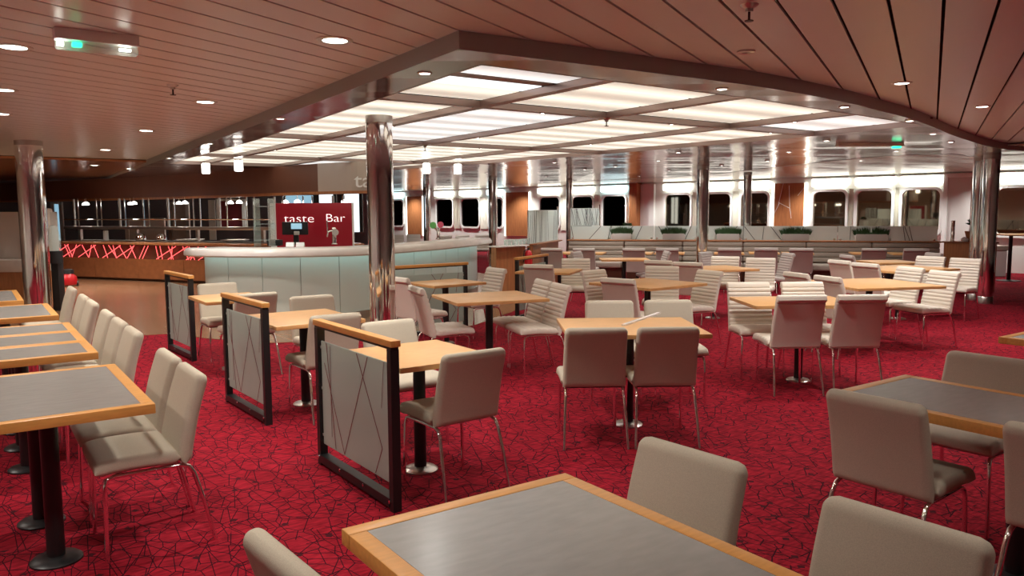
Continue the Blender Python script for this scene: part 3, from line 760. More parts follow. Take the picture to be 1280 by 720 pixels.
# things on the bar counter
def on_bar(px, py, off=.25):
    p = at(px, py, 1.085); return p
q = at(366, 306, 1.085)
ps = thing('till_terminal', 'black till with a wide screen on the bar counter before the red sign', 'till', (q.x+.1, q.y+.14, 1.086), -HEAD)
bm = BM(); box(bm, (0, 0, .01), (.20, .2, .02), 0, .005); box(bm, (0, .03, .10), (.08, .05, .18), 0, .005); obj('stand', bm, 'black_plastic', ps)
bm = BM(); box(bm, (-.02, .06, .255), (.42, .04, .21), 0, .015); obj('screen', bm, 'black_plastic', ps)
bm = BM(); box(bm, (.02, -.01, .29), (.17, .02, .09), 0, .006); obj('customer_display', bm, 'screen_blue', ps)
bm = BM(); box(bm, (.03, -.04, .18), (.08, .05, .06), 0, .008); obj('card_reader', bm, 'grey_plastic', ps)
for px, l in ((363, 'left one of two small white cards on the bar counter'), (375.5, 'right one of two small white cards on the bar counter')):
    q = at(px, 308.5, 1.085); bm = BM()
    for s in (-1, 1):
        vs = [(-.06, s*.03, 0), (.06, s*.03, 0), (.06, s*.004, .065), (-.06, s*.004, .065)]
        vv = [bm.verts.new(v) for v in vs]; v2 = [bm.verts.new((v[0], v[1]+s*.003, v[2])) for v in vs]
        bm.faces.new(vv); bm.faces.new(v2)
        for i in range(4): bm.faces.new((vv[i], vv[(i+1) % 4], v2[(i+1) % 4], v2[i]))
    o = obj('table_card', bm, 'white_gloss', None, None, (q.x, q.y, 1.086)); o.rotation_euler = (0, 0, -HEAD); tag(o, l, 'card')
q = at(344, 307, 1.085)
bx = thing('card_printer', 'small black box left of the till on the bar counter', 'box', (q.x, q.y, 1.086), -HEAD)
bm = BM(); box(bm, (0, 0, .045), (.2, .16, .09), 0, .01); obj('body', bm, 'black_plastic', bx)
bm = BM(); box(bm, (0, -.02, .093), (.12, .05, .008)); obj('slot_cover', bm, 'grey_plastic', bx)
q = at(418, 305.5, 1.085)
bt = thing('beer_tap', 'chrome beer tap with a round disc in front of the red sign', 'beer tap', (q.x, q.y, 1.086), -HEAD)
bm = BM(); lathe(bm, [(.05, 0), (.05, .012), (.035, .02), (.03, .2), (.035, .25), (.02, .27)], n=20); obj('tower', bm, 'chrome', bt)
bm = BM(); tube(bm, [(.03, -.03, .19), (.03, -.06, .19)], .05, 20); obj('badge', bm, 'grey_plastic', bt)
bm = BM(); tube(bm, [(0, 0, .22), (-.06, -.03, .21), (-.09, -.04, .19), (-.1, -.045, .12)], .012); obj('spout', bm, 'chrome', bt)
bm = BM(); tube(bm, [(-.095, -.04, .2), (-.1, -.04, .38)], .01); obj('handle', bm, 'chrome', bt)
q = at(548, 299, 1.085)
b2 = thing('beer_tap', 'chrome beer tap with green and pink round badges on the bar', 'beer tap', (q.x, q.y, 1.086), -HEAD)
bm = BM(); lathe(bm, [(.05, 0), (.05, .012), (.03, .02), (.028, .13), (.02, .15)], n=20); tube(bm, [(0, 0, .14), (-.06, -.03, .2), (-.08, -.03, .22)], .014); tube(bm, [(0, 0, .14), (.02, -.03, .2), (.03, -.03, .22)], .014); obj('tower', bm, 'chrome', b2)
bm = BM(); tube(bm, [(-.09, -.04, .26), (-.09, -.065, .26)], .062, 24); obj('badge', bm, 'green_badge', b2)
bm = BM(); tube(bm, [(.045, -.035, .27), (.045, -.06, .27)], .058, 24); obj('badge', bm, 'pink_badge', b2)
# glass display rack on the bar, left of the sign
q = at(338, 309, 1.085)
gs = thing('glass_rack', 'clear glass display rack at the left end of the red sign', 'rack', (q.x, q.y+.25, 1.086), -HEAD)
for s in (-1, 1):
    bm = BM(); box(bm, (s*.11, 0, .36), (.008, .3, .72)); obj('side_panel', bm, 'clear_glass', gs)
for z in (.1, .34, .6):
    bm = BM(); box(bm, (0, 0, z), (.215, .3, .01)); obj('shelf', bm, 'clear_glass', gs)

# ------------------------------------------------------------------ pendant lamps over the bar
for px, py, l in ((257, 203, 'white glowing cylinder pendant, first from the left over the bar'), (298, 199, 'white glowing cylinder pendant, second from the left over the bar'), (432, 203, 'white glowing cylinder pendant just left of the chrome column over the bar'), (533, 203, 'white glowing cylinder pendant just right of the chrome column over the bar'), (572, 204, 'rightmost white glowing cylinder pendant over the bar')):
    q = at(px, py, 2.5)
    t = thing('pendant_lamp', l, 'pendant lamp', (q.x, q.y, 2.5))
    bm = BM(); cyl(bm, (0, 0, -.02), .07, .02, 20); obj('ceiling_cap', bm, 'chrome', t)
    bm = BM(); lathe(bm, [(.062, -.20), (.07, -.19), (.07, -.03), (.06, -.02)], n=20); obj('lamp_shade', bm, 'pendant_glow', t)

# ------------------------------------------------------------------ servery (left background)
S0 = Vector((1.75, 22.3, 0)); S1 = Vector((6.3, 15.3, 0)); SD = (S1-S0).normalized(); SNn = Vector((-SD.y, SD.x, 0))  # towards kitchen
if SNn.y < 0: SNn = -SNn
SANG = math.atan2(SD.y, SD.x); SL = (S1-S0).length
sv = thing('servery_counter', 'long wood servery counter with red glowing zigzag lines', 'counter', tuple((S0+S1)/2 + Vector((0, 0, .006))), SANG)
kd = 1 if Vector((-math.sin(SANG), math.cos(SANG), 0)).dot(SNn) > 0 else -1
bm = BM(); box(bm, (0, kd*.5, .45), (SL, .8, .9-.03)); obj('body', bm, 'wood_dark', sv)
nsg = 6
for k in range(nsg):
    bm = BM(); w = SL/nsg; box(bm, (-SL/2+(k+.5)*w, kd*.06, .29), (w-.01, .06, .46)); obj('front_panel', bm, 'wood_brown', sv)
bm = BM(); box(bm, (0, kd*.45, .88), (SL+.1, 1.0, .05), 0, .008); obj('worktop', bm, 'wood_panel', sv)
bm = BM(); box(bm, (0, kd*.55, .915), (SL, .7, .02)); obj('tray_rail', bm, 'brushed_steel', sv)
x = -SL/2+.1; zg = random.Random(3)
def neon(xa, xb, dy=.085):
    bm = BM(); bar(bm, (xa, kd*(.03-dy+.085-.012), .83), (xb, kd*(.03-dy+.085-.012), .53), .009, .013); obj('light_line', bm, 'neon_red', sv)
while x < SL/2-.2:
    for q in range(2):
        neon(x, x+zg.choice((-1, 1))*zg.uniform(.04, .26)); x += zg.uniform(.06, .2)
    if zg.random() < .45: neon(x+.30, x-.3, .08)
    x += zg.uniform(.06, .2)

ga = thing('serving_gantry', 'chrome gantry of hanging rods and shelf above the servery counter', 'gantry', tuple((S0+S1)/2 + SNn*.5), SANG)
bm = BM(); box(bm, (0, 0, 1.24), (SL, .30, .07), 0, .01); obj('shelf', bm, 'brushed_steel', ga)
bm = BM(); tube(bm, [(-SL/2, -.12, 1.44), (SL/2, -.12, 1.44)], .013); tube(bm, [(-SL/2, .12, 1.44), (SL/2, .12, 1.44)], .013); obj('rail', bm, 'chrome', ga)
nr = 22
for k in range(nr):
    x = -SL/2+.1+(SL-.2)*k/(nr-1)
    bm = BM(); tube(bm, [(x, -.1 if k % 2 else .1, 1.27), (x, -.1 if k % 2 else .1, 1.95)], .016 if k % 4 else .028); obj('rod', bm, 'chrome' if k % 4 else 'brushed_steel', ga)
for k in range(5):
    x = -SL/2+.4+(SL-.8)*k/4
    bm = BM(); box(bm, (x, 0, 1.06), (.07, .07, .33)); obj('post', bm, 'brushed_steel', ga)
for k in range(11):
    s = .3+(SL-.6)*k/10; p = S0+SD*s+SNn*(.15 if k % 2 else .75)
    t = thing('heat_lamp', 'small bright heat lamp hanging over the servery gantry', 'lamp', (p.x, p.y, 1.80), 0, 'heat lamps over the servery')
    bm = BM(); cyl(bm, (0, 0, .07), .008, .09, 8); obj('stem', bm, 'chrome', t)
    bm = BM(); lathe(bm, [(.07, 0), (.06, .04), (.02, .07)], n=14); obj('lamp_shade', bm, 'pendant_glow', t)
    if k % 2 == 0:
        l = bpy.data.lights.new('heat_lamp_beam', 'SPOT'); l.energy = 45; l.spot_size = 2.6; l.spot_blend = .8; l.shadow_soft_size = .06; l.color = (1, .92, .84)
        lo = bpy.data.objects.new('heat_lamp_beam', l); col.objects.link(lo); lo.location = (p.x, p.y, 1.77)
# kettles and dishes on the servery
for k, s in enumerate((1.2, 2.35, 3.0, 3.9, 5.2)):
    p = S0+SD*s+SNn*.55; bm = BM()
    if k in (1, 2): lathe(bm, [(.09, 0), (.12, .02), (.12, .1), (.07, .16), (.02, .18)], n=16); l = ['', 'rounded steel pot on the servery beside a post', 'second rounded steel pot on the servery'][k]; nm = 'steel_pot'; mt_ = 'chrome'
    elif k == 0: lathe(bm, [(.06, 0), (.06, .22), (.05, .24)], n=16); l = 'white cylinder jug on the servery counter'; nm = 'jug'; mt_ = 'white_gloss'
    else: lathe(bm, [(.14, 0), (.3, .03), (.32, .05), (.3, .045)], n=24); l = ['wide shallow dish on the servery', 'wide shallow dish at the right of the servery'][k == 4]; nm = 'serving_dish'; mt_ = 'counter_stone'
    o = obj(nm, bm, mt_, None, .7, (p.x, p.y, .932)); tag(o, l, nm.split('_')[-1])
# bulkhead above
BP = spline([Vector((v.x, v.y, 0)) for v in [ptD(-60, 250, 24.5), ptD(40, 250, 22.5), ptD(160, 250, 20), ptD(260, 250, 17.6), ptD(330, 250, 15.8), ptD(398, 250, 14.6)]], 6)
BP2 = spline([Vector((v.x, v.y, 0)) for v in [ptD(398, 250, 14.6), ptD(440, 250, 14.1), ptD(480, 250, 14.0)]], 6)
def bulk(name, P, mat, z0, z1):
    bm = BM(); q = offs(P, .25); prism(bm, [(p.x, p.y) for p in P]+[(p.x, p.y) for p in q[::-1]], z0, z1); return struct(name, bm, mat)
bulk('wall_bulkhead', BP, 'bulkhead_brown', 1.98, 2.498); bulk('wall_bulkhead_pale', BP2, 'bulkhead_beige', 1.98, 2.498)
bm = BM(); q = offs(BP, -.02); q2 = offs(BP, .2); prism(bm, [(p.x, p.y) for p in q]+[(p.x, p.y) for p in q2[::-1]], 1.93, 1.98)
struct('trim_bulkhead', bm, 'wood_panel')
bm = BM(); q = offs(BP2, -.02); q2 = offs(BP2, .2); prism(bm, [(p.x, p.y) for p in q]+[(p.x, p.y) for p in q2[::-1]], 1.93, 1.98)
struct('trim_bulkhead_pale', bm, 'wood_panel')
# the part of the bulkhead lettering that shows beside the column
p = ptD(455, 234, 14.0); lt = thing('bulkhead_lettering', 'pale outlined letters on the beige bulkhead left of the chrome column', 'lettering', (p.x, p.y, p.z), -HEAD)
lettering('ta', lt, 0, 0, .36, 'white_gloss', 1.2, -.06, .008)
# kitchen behind: lit panels, steel units
def backpanel(x0, y0, x1, y1, D, mat, name, label, cat, frame=None):
    a = ptD(x0, y1, D); b = ptD(x1, y1, D); c = ptD(x0, y0, D); w = (b-a).length
    t = thing(name, label, cat, tuple((a+b)/2), -HEAD); h = c.z-a.z
    bm = BM(); box(bm, (0, .03, h/2), (w, .05, h)); obj('panel', bm, mat, t)
    if frame:
        bm = BM()
        for s in (-1, 1): box(bm, (s*w/2, .0, h/2), (.10, .08, h))
        box(bm, (0, 0, h), (w+.1, .08, .06)); obj('frame', bm, frame, t)
backpanel(69, 254, 79, 304, 24.5, 'screen_blue', 'lit_partition', 'pale blue lit panel at the left end of the servery', 'panel', 'grey_plastic')
backpanel(274, 250, 306, 286, 22.5, 'red_curtain', 'red_wall_panel', 'dark red panel behind the servery gantry', 'panel', 'wall_white')
backpanel(262, 250, 270, 300, 22.7, 'wall_white', 'white_pillar', 'white upright beside the dark red panel', 'panel')
backpanel(398, 240, 420, 290, 24.0, 'lit_panel', 'lit_window_panel', 'bright window panel above the right half of the red sign', 'panel', 'black_metal')
backpanel(429, 240, 452, 290, 24.0, 'lit_panel', 'lit_window_panel', 'bright bluish window panel right of the red sign', 'panel', 'black_metal')
backpanel(356, 243, 395, 290, 24.3, 'screen_blue', 'lit_window_panel', 'dim blue window panel above the left half of the red sign', 'panel', 'black_metal')
backpanel(214, 254, 236, 300, 23.5, 'bulkhead_beige', 'kitchen_cupboard', 'dull beige cupboard behind the gantry', 'cupboard', 'brushed_steel')
backpanel(160, 274, 205, 300, 22.5, 'brushed_steel', 'kitchen_range', 'steel cooking range behind the servery', 'range', 'brushed_steel')
# left station with back panel behind the chrome column
a = ptD(-30, 341, 13.0); b = ptD(50, 341, 13.0); w = (b-a).length; cc = (a+b)/2
st = thing('drinks_station', 'low wood and marble drinks station with a pale back panel at the far left', 'station', (cc.x, cc.y, .006), -HEAD)
bm = BM(); box(bm, (0, .3, .31), (w, .6, .62), 0, .008); obj('body', bm, 'wood_panel', st)
bm = BM(); box(bm, (0, .3, .72), (w+.02, .64, .2), 0, .008); obj('stone_band', bm, 'stone_marble', st)
bm = BM(); box(bm, (0, .5, 1.22), (w, .2, .8), 0, .008); obj('back_panel', bm, 'grey_plastic', st)
bm = BM(); box(bm, (w/2-.08, .35, 1.25), (.15, .3, .86), 0, .05, 3); obj('end_housing', bm, 'stone_marble', st)
p = ptD(70, 345, 12.8)
jd = thing('juice_dispenser', 'dark drinks dispenser with a clear bowl beside the station', 'dispenser', (p.x, p.y, 0.006), -HEAD)
bm = BM(); box(bm, (0, .05, .42), (.12, .16, .84), 0, .01); obj('stand', bm, 'black_plastic', jd)
bm = BM(); cyl(bm, (0, 0, .78), .12, .2, 20); obj('base', bm, 'black_plastic', jd)
bm = BM(); lathe(bm, [(.10, .98), (.10, 1.2), (.06, 1.38), (.02, 1.4)], n=20); obj('bowl', bm, 'clear_glass', jd)
p = at(86, 358, 0)
vc = thing('floor_cleaner', 'small red and black wheeled machine on the wood floor by the left row', 'cleaner', (p.x, p.y, .006))
bm = BM(); lathe(bm, [(.16, .03), (.18, .06), (.17, .2), (.1, .28)], n=20); obj('tub', bm, 'red_paint', vc)
bm = BM(); lathe(bm, [(.12, .28), (.11, .36), (.03, .38)], n=20); obj('motor_cap', bm, 'black_plastic', vc)
bm = BM(); tube(bm, [(-.1, 0, .3), (-.22, 0, .42), (-.3, .05, .3), (-.32, .1, .05)], .022); obj('hose', bm, 'black_plastic', vc)
for s in (-1, 1):
    bm = BM(); tube(bm, [(s*.15, -.02, .06), (s*.19, -.02, .06)], .06, 16); obj('wheel', bm, 'black_plastic', vc)

# ------------------------------------------------------------------ banquette sofa and glass screens
B0 = Vector((11.25, 13.83, 0)); B1 = Vector((16.15, 7.95, 0)); BD = (B1-B0).normalized(); BL = (B1-B0).length; BA = math.atan2(BD.y, BD.x)
bs = 1 if Vector((-math.sin(BA), math.cos(BA), 0)).dot(Vector((1, 1, 0))) > 0 else -1   # local y away from the room
nm = 6
for k in range(nm):
    w = BL/nm; c = B0+BD*(w*(k+.5))
    t = thing('banquette_sofa', 'taupe channelled banquette sofa unit, %s from the left' % ords[k], 'sofa', (c.x, c.y, 0), BA, 'banquette units')
    bm = BM()
    pr = []
    for q in range(4):
        z0 = .50+q*.105
        box(bm, (0, bs*(.02+.02*q*.6), z0+.052), (w-.012, .13, .104), 0, .035, 3)
    obj('backrest', bm, 'sofa_fabric', t, 1.0)
    bm = BM(); box(bm, (0, -bs*.28, .42), (w-.012, .56, .13), 0, .04, 3); obj('seat', bm, 'sofa_fabric', t, 1.0)
    bm = BM(); box(bm, (0, -bs*.2, .18), (w-.01, .5, .35)); obj('plinth', bm, 'wood_dark', t)
    bm = BM(); box(bm, (0, bs*.16, .47), (w-.004, .1, .90)); obj('rear_board', bm, 'wood_brown', t)
lg = thing('sofa_ledge', 'long wood ledge along the top of the banquette', 'ledge', tuple((B0+B1)/2 + Vector((0, 0, .925))), BA)
bm = BM(); box(bm, (0, bs*.16, .0145), (BL+.05, .34, .025), 0, .004); obj('board', bm, 'wood_panel', lg)
ng = 8
for k in range(ng):
    w = BL/ng; c = B0+BD*(w*(k+.5))
    t = thing('glass_screen', 'low pale teal glass screen with dark cracked lines behind the sofa, %s from the left' % ords[k], 'glass screen', (c.x, c.y, .956), BA)
    bm = BM(); box(bm, (0, bs*.26, .15), (w-.012, .012, .30)); g_ = obj('pane', bm, 'teal_glass', t)
    bm = BM(); rr = random.Random(40+k)
    for q in range(3):
        x0 = rr.uniform(-w/2+.05, w/2-.05); x1 = max(-w/2+.02, min(w/2-.02, x0+rr.uniform(-.35, .35)))
        bar(bm, (x0, bs*.26, .0), (x1, bs*.26, .295), .016, .012)
    obj('line_pattern', bm, 'etch_dark', g_)
    bm = BM()
    for s in (-1, 1): box(bm, (s*(w/2-.06), bs*.26, .02), (.04, .03, .04))
    obj('clamp', bm, 'chrome', t)
def planter(px, wpx, label, two=False, z=.953, D=None, small=False):
    q = at(px, 301 if D is None else D, z)
    # put it on the ledge: project on sofa line
    s = (Vector((q.x, q.y, 0))-B0).dot(BD); c = B0+BD*s
    t = thing('planter', label, 'planter', (c.x, c.y, z), BA)
    w = wpx
    bm = BM(); box(bm, (0, bs*.12, .07), (w, .16, .14), 0, .006); obj('trough', bm, 'planter_grey', t)
    bm = BM(); rr = random.Random(int(px))
    for q in range(520):
        x = rr.uniform(-w*.53, w*.53); y = bs*.12+rr.uniform(-.08, .08)
        if two and abs(x) < .035: continue
        h = .15*(1-.35*(abs(x)/(w*.55))**2)*rr.uniform(.75, 1.15); dx = rr.uniform(-.045, .045)+x*.12; dy = rr.uniform(-.05, .05); r = rr.uniform(.005, .009)
        a = [bm.verts.new((x-r, y, .12)), bm.verts.new((x+r, y+r, .12)), bm.verts.new((x+dx*.6, y+dy*.6, .12+h*.7)), bm.verts.new((x+dx, y+dy, .12+h+.02))]
        bm.faces.new((a[0], a[1], a[2])); bm.faces.new((a[1], a[3], a[2])); bm.faces.new((a[0], a[2], a[3]))
    box(bm, (0, bs*.12, .15), (w*.98 if not two else w*.96, .13, .05), 0, .02)
    obj('foliage', bm, 'leaf_green', t)
planter(772, .42, 'grey trough of low green plants, leftmost on the sofa ledge')
planter(840, .47, 'grey trough of low green plants just left of the sofa column')
planter(910, .47, 'grey trough of low green plants just right of the sofa column')
planter(995, .54, 'grey trough of low green plants below the wood wall panel')
planter(1088, .60, 'grey trough with two green tufts at the right of the ledge', True)
# taller screens and wood station at the sofa's left end
cA = Vector((11.05, 13.95, 0)); cB = at(660, 305.5, .95); cB.z = 0; cC = at(617, 308, .95); cC.z = 0
def lowwall(name, label, a, b, h, mat, top):
    d = b-a; t = thing(name, label, 'counter', tuple((a+b)/2), math.atan2(d.y, d.x))
    bm = BM(); box(bm, (0, 0, h/2), (d.length, .12, h)); obj('front_panel', bm, mat, t)
    bm = BM(); box(bm, (0, 0, h+.012), (d.length+.02, .3, .024), 0, .004); obj('top', bm, top, t)
lowwall('service_counter', 'wood faced low counter with the fire extinguisher between bar and sofa', cC, cB-(cB-cC).normalized()*.16, .93, 'wood_panel', 'counter_stone')
lowwall('service_counter', 'dark wood low counter carrying the tall teal glass screen', cB+(cA-cB).normalized()*.14, cA-(cA-cB).normalized()*.22, .93, 'wood_brown', 'wood_brown')
def tallscreen(a, b, z0, z1, label, seed, n=14):
    d = b-a; L = d.length; t = thing('glass_screen', label, 'glass screen', (*((a+b)/2).xy, z0), math.atan2(d.y, d.x))
    bm = BM(); box(bm, (0, 0, (z1-z0)/2), (L, .012, z1-z0)); g_ = obj('pane', bm, 'teal_glass', t)
    bm = BM(); rr = random.Random(seed)
    for q in range(n):
        x0 = rr.uniform(-L/2+.03, L/2-.03); x1 = max(-L/2+.02, min(L/2-.02, x0+rr.uniform(-.12, .12)))
        bar(bm, (x0, 0, .01), (x1, 0, (z1-z0)-.01), .016, .008)
    obj('line_pattern', bm, 'etch_dark', g_)
    bm = BM(); tube(bm, [(L/2+.012, 0, 0), (L/2+.012, 0, z1-z0+.08)], .016); obj('post', bm, 'chrome', t)
    bm = BM(); tube(bm, [(-L/2-.012, 0, 0), (-L/2-.012, 0, z1-z0)], .01); obj('post', bm, 'chrome', t)
tallscreen(cB, cA-(cA-cB).normalized()*.05, .955, 1.62, 'tall angled teal glass screen full of dark scratched lines', 31, 20)
e0 = B0+BD*.03+Vector((.2, .2, 0)); e1 = e0+(at(742, 286, 1.25)-at(708, 286, 1.25)).normalized()*.65; e1.z = 0
tallscreen(e0, e1, 1.265, 1.66, 'second tall teal glass screen standing behind the low screens', 23, 22)
# fire extinguisher
dd = (cB-cC).normalized(); nn = Vector((dd.y, -dd.x, 0)); nn = nn if nn.dot(Vector((-1, -1, 0))) > 0 else -nn
p = cC+dd*((cB-cC).length*.80)+nn*.17
fe = thing('fire_extinguisher', 'red fire extinguisher hanging on the wood counter', 'fire extinguisher', (p.x, p.y, .42))
bm = BM(); lathe(bm, [(.07, 0), (.075, .02), (.075, .34), (.05, .41), (.025, .43)], n=18); obj('cylinder', bm, 'red_paint', fe)
bm = BM(); cyl(bm, (0, 0, .43), .02, .04, 10); bar(bm, (-.07, 0, .48), (.05, 0, .47), .02, .012); obj('valve', bm, 'black_plastic', fe)
bm = BM(); tube(bm, [(-.02, 0, .45), (-.10, 0, .42), (-.12, 0, .2)], .01); obj('hose', bm, 'black_plastic', fe)
# glasses stacked on the service counter
for k in range(7):
    p = cC+dd*(.35+.115*k)
    bm = BM(); lathe(bm, [(.028, 0), (.036, .11), (.033, .11), (.026, .006)], n=12); o = obj('drinking_glass', bm, 'clear_glass', None, .7, (p.x, p.y, .956)); tag(o, 'clear tumbler standing on the service counter by the tall screen', 'glass', 'tumblers on the service counter')
# wood cabinet at the right end of the sofa
a = at(1177, 331, .0); 
kx = ptD(1180, 301, 15.6); ky = ptD(1224, 302, 14.9); kd_ = ky-kx
cb = thing('wood_cabinet', 'wood cabinet at the right end of the sofa beside the chrome columns', 'cabinet', ((kx.x+ky.x)/2, (kx.y+ky.y)/2, 0), math.atan2(kd_.y, kd_.x))
w = kd_.xy.length
bm = BM(); box(bm, (0, .25, .47), (w, .5, .93), 0, .006); obj('body', bm, 'wood_panel', cb)
bm = BM(); box(bm, (0, .25, .95), (w+.04, .55, .03), 0, .004); obj('top', bm, 'wood_brown', cb)
ang = cb.rotation_euler.z
def oncab(dx, dy, z=.966): v = Matrix.Rotation(ang, 3, 'Z') @ Vector((dx, dy, 0)); return (cb.location.x+v.x, cb.location.y+v.y, z)
pp = thing('potted_plant', 'small green plant in a terracotta pot on the wood cabinet', 'plant', oncab(-.03, .36))
bm = BM(); lathe(bm, [(.10, 0), (.14, .16), (.15, .2), (.13, .2)], n=16); obj('pot', bm, 'terracotta', pp)
bm = BM(); cyl(bm, (0, 0, .19), .035, .16, 10); obj('stem', bm, 'planter_grey', pp)
bm = BM(); rr = random.Random(77)
for q in range(260):
    th = rr.uniform(0, 2*PI); el = rr.uniform(0, 1.3); L = rr.uniform(.08, .17); r = .012
    d = Vector((math.cos(th)*math.cos(el), math.sin(th)*math.cos(el), math.sin(el)))
    b0 = Vector((0, 0, .33)); tip = b0+d*L; s = d.orthogonal().normalized()*r
    v = [bm.verts.new(b0+d*.02), bm.verts.new(b0+d*L*.6+s), bm.verts.new(tip), bm.verts.new(b0+d*L*.6-s)]; bm.faces.new(v)
obj('foliage', bm, 'leaf_green', pp)
t = thing('steel_post', 'short steel tube post standing at the front of the wood cabinet', 'post', oncab(-w/2+.09, .12))
bm = BM(); lathe(bm, [(.05, 0), (.05, .01), (.035, .015), (.035, .40), (.03, .41)], n=16); obj('tube', bm, 'chrome', t)
t = thing('paper_roll', 'white crumpled napkin on the wood cabinet', 'napkin', oncab(-.05, .15))
bm = BM(); bmesh.ops.create_icosphere(bm, subdivisions=2, radius=.07); 
for v in bm.verts: v.co = v.co*(1+rr.uniform(-.2, .2)); v.co.z = max(0, v.co.z*.8+.03)
obj('sheet', bm, 'white_gloss', t)
# small plant behind the ledge
p = ptD(782, 284, 18.7); sp_ = thing('small_shelf', 'pale glass stand behind the leftmost trough', 'stand', (p.x, p.y, .0))
bm = BM(); box(bm, (0, 0, .6), (.40, .16, 1.2), -HEAD, .01); obj('body', bm, 'teal_glass', sp_)
t = thing('potted_plant', 'small dark green tuft on the glass stand behind the leftmost trough', 'plant', (p.x+.05, p.y, 1.201))
bm = BM(); lathe(bm, [(.05, 0), (.06, .05), (.05, .05)], n=14); obj('pot', bm, 'planter_grey', t)
bm = BM()
for q in range(160):
    th = rr.uniform(0, 2*PI); el = rr.uniform(0.1, 1.4); L = rr.uniform(.07, .15); d = Vector((1.2*math.cos(th)*math.cos(el), math.sin(th)*math.cos(el), .8*math.sin(el)))
    b0 = Vector((0, 0, .04)); s = d.orthogonal().normalized()*.012
    bm.faces.new([bm.verts.new(b0), bm.verts.new(b0+d*L*.6+s), bm.verts.new(b0+d*L), bm.verts.new(b0+d*L*.6-s)])
obj('foliage', bm, 'leaf_green', t)

# ------------------------------------------------------------------ alcove at the far right
p = ptD(1287, 295, 17.3)
t = thing('slatted_table', 'table with slatted wood top on a black post at the far right', 'table', (p.x, p.y, 0), -HEAD-.15)
bm = BM()
for k in range(6): box(bm, (0, -.35+.14*k, 1.03), (1.2, .12, .03), 0, .004)
obj('tabletop', bm, 'beech_top', t)
bm = BM(); cyl(bm, (-.38, 0, .02), .04, .995, 16); obj('pedestal', bm, 'black_metal', t)
bm = BM(); lathe(bm, [(.24, 0), (.24, .01), (.05, .03)], (-.38, 0, 0), 28); obj('base_plate', bm, 'black_metal', t)
p = ptD(1238, 318, 18.6)
t = thing('window_bench', 'beige bench under the window in the right alcove', 'bench', (p.x, p.y, 0), -HEAD)
bm = BM(); box(bm, (0, .2, .67), (.8, .5, .12), 0, .03); obj('seat', bm, 'sofa_fabric', t)
bm = BM(); box(bm, (0, .2, .305), (.76, .45, .61)); obj('plinth', bm, 'grey_plastic', t)

# chairs of the lounge beyond the bar, only their tops show
for k, (px, D) in enumerate(((496, 24.5), (517, 25), (556, 23.5), (578, 24), (602, 23.8))):
    p = ptD(px, 290, D); W(p.x, p.y, 235, 'cream chair top peeping over the bar counter, %s from the left' % ords[k])

# ------------------------------------------------------------------ ceiling fittings
def downlight(x, y, z, r, label, group, power=0, mat='lamp_white'):
    t = thing('downlight', label, 'downlight', (x, y, z), 0, group)
    bm = BM(); n = 28
    P = [(r, 0), (r, -.012), (r*.86, -.016), (r*.74, -.006), (r*.74, 0)]
    lathe(bm, [(r, 0), (r, -.004), (r*.86, -.009), (r*.69, -.006), (r*.69, -.002)], n=n); obj('trim_ring', bm, 'brushed_steel', t)
    bm = BM(); lathe(bm, [(r*.68, -.004), (r*.5, -.007), (.002, -.008)], n=n); obj('lens', bm, mat, t)
    if power:
        l = bpy.data.lights.new('downlight_beam', 'SPOT'); l.energy = power; l.spot_size = 2.4; l.spot_blend = .8; l.shadow_soft_size = r*.9; l.color = (1, .97, .93) if mat == 'lamp_spot' else (1, .94, .84)
        lo = bpy.data.objects.new('downlight_beam', l); col.objects.link(lo); lo.location = (x, y, z-.045)
g1 = 'large round downlights in the plank ceiling'
LB = 'large round chrome rimmed downlight in the pinkish plank ceiling'
for x, y in ((1.84, 4.42), (1.86, 7.49), (1.89, 10.46), (1.91, 13.94), (.31, 5.67), (.33, 7.65), (.37, 9.49), (1.84, 1.35), (.3, 2.6), (-1.4, 4.4), (-1.4, 1.3), (3.3, .2), (6.0, .4), (-1.4, 7.5), (8.6, .8), (1.84, -1.8), (5.2, -2.4), (-1.4, -1.8), (-4.6, 4.4), (-4.6, 8.0), (-4.6, 11.6), (-4.6, 1.0), (-1.4, 12.5)):  # later entries lie out of view, added to brighten foreground and left wall
    downlight(x, y, CZ, .105, LB, g1, 85 if y > 2 else 26)
for x, y in ((6.17, 3.40), (8.23, 3.72), (10.4, 4.1), (9.2, 2.3), (11.6, 2.6)): downlight(x, y, CZ, .075, 'small round downlight in the plank ceiling right of the soffit', 'small downlights in the plank ceiling', 28)
for x, y in ((2.52, 4.58), (2.56, 7.53), (2.70, 10.73), (2.85, 13.94), (4.68, 3.95), (6.39, 4.03), (7.95, 4.28), (9.54, 4.85), (10.9, 5.3), (9.3, 6.1), (10.6, 7.6), (11.9, 6.6), (9.2, 8.6), (10.4, 10.2), (12.2, 9.2), (9.1, 11.6), (11.2, 13.2), (13.2, 12.6), (10.2, 15.6), (12.6, 16.4), (14.6, 15.0), (14.8, 19.5), (12.0, 20.5), (11.0, 12.0), (13.6, 8.2), (12.6, 10.6), (14.9, 10.2), (5.0, 17.2), (8.0, 18.5), (18.6, 7.6), (7.2, 22.0), (10.5, 25.0)):  # several of these are added to brighten the sofa and the alcove
    downlight(x, y, SZ, .05, 'small bright spotlight set in the polished metal soffit', 'spotlights in the polished soffit', 58, 'lamp_spot')
for x, y in ((5.24, 5.0), (4.45, 5.85), (6.15, 5.85), (7.06, 5.0), (7.8, 5.85), (5.24, 8.2), (4.45, 9.55), (6.15, 9.55), (7.06, 8.2), (3.78, 7.6), (3.78, 11.4)):
    downlight(x, y, SZ+.004, .03, 'tiny spotlight set in the brown beam of the luminous ceiling', 'spotlights in the coffer beams', 0, 'lamp_spot')
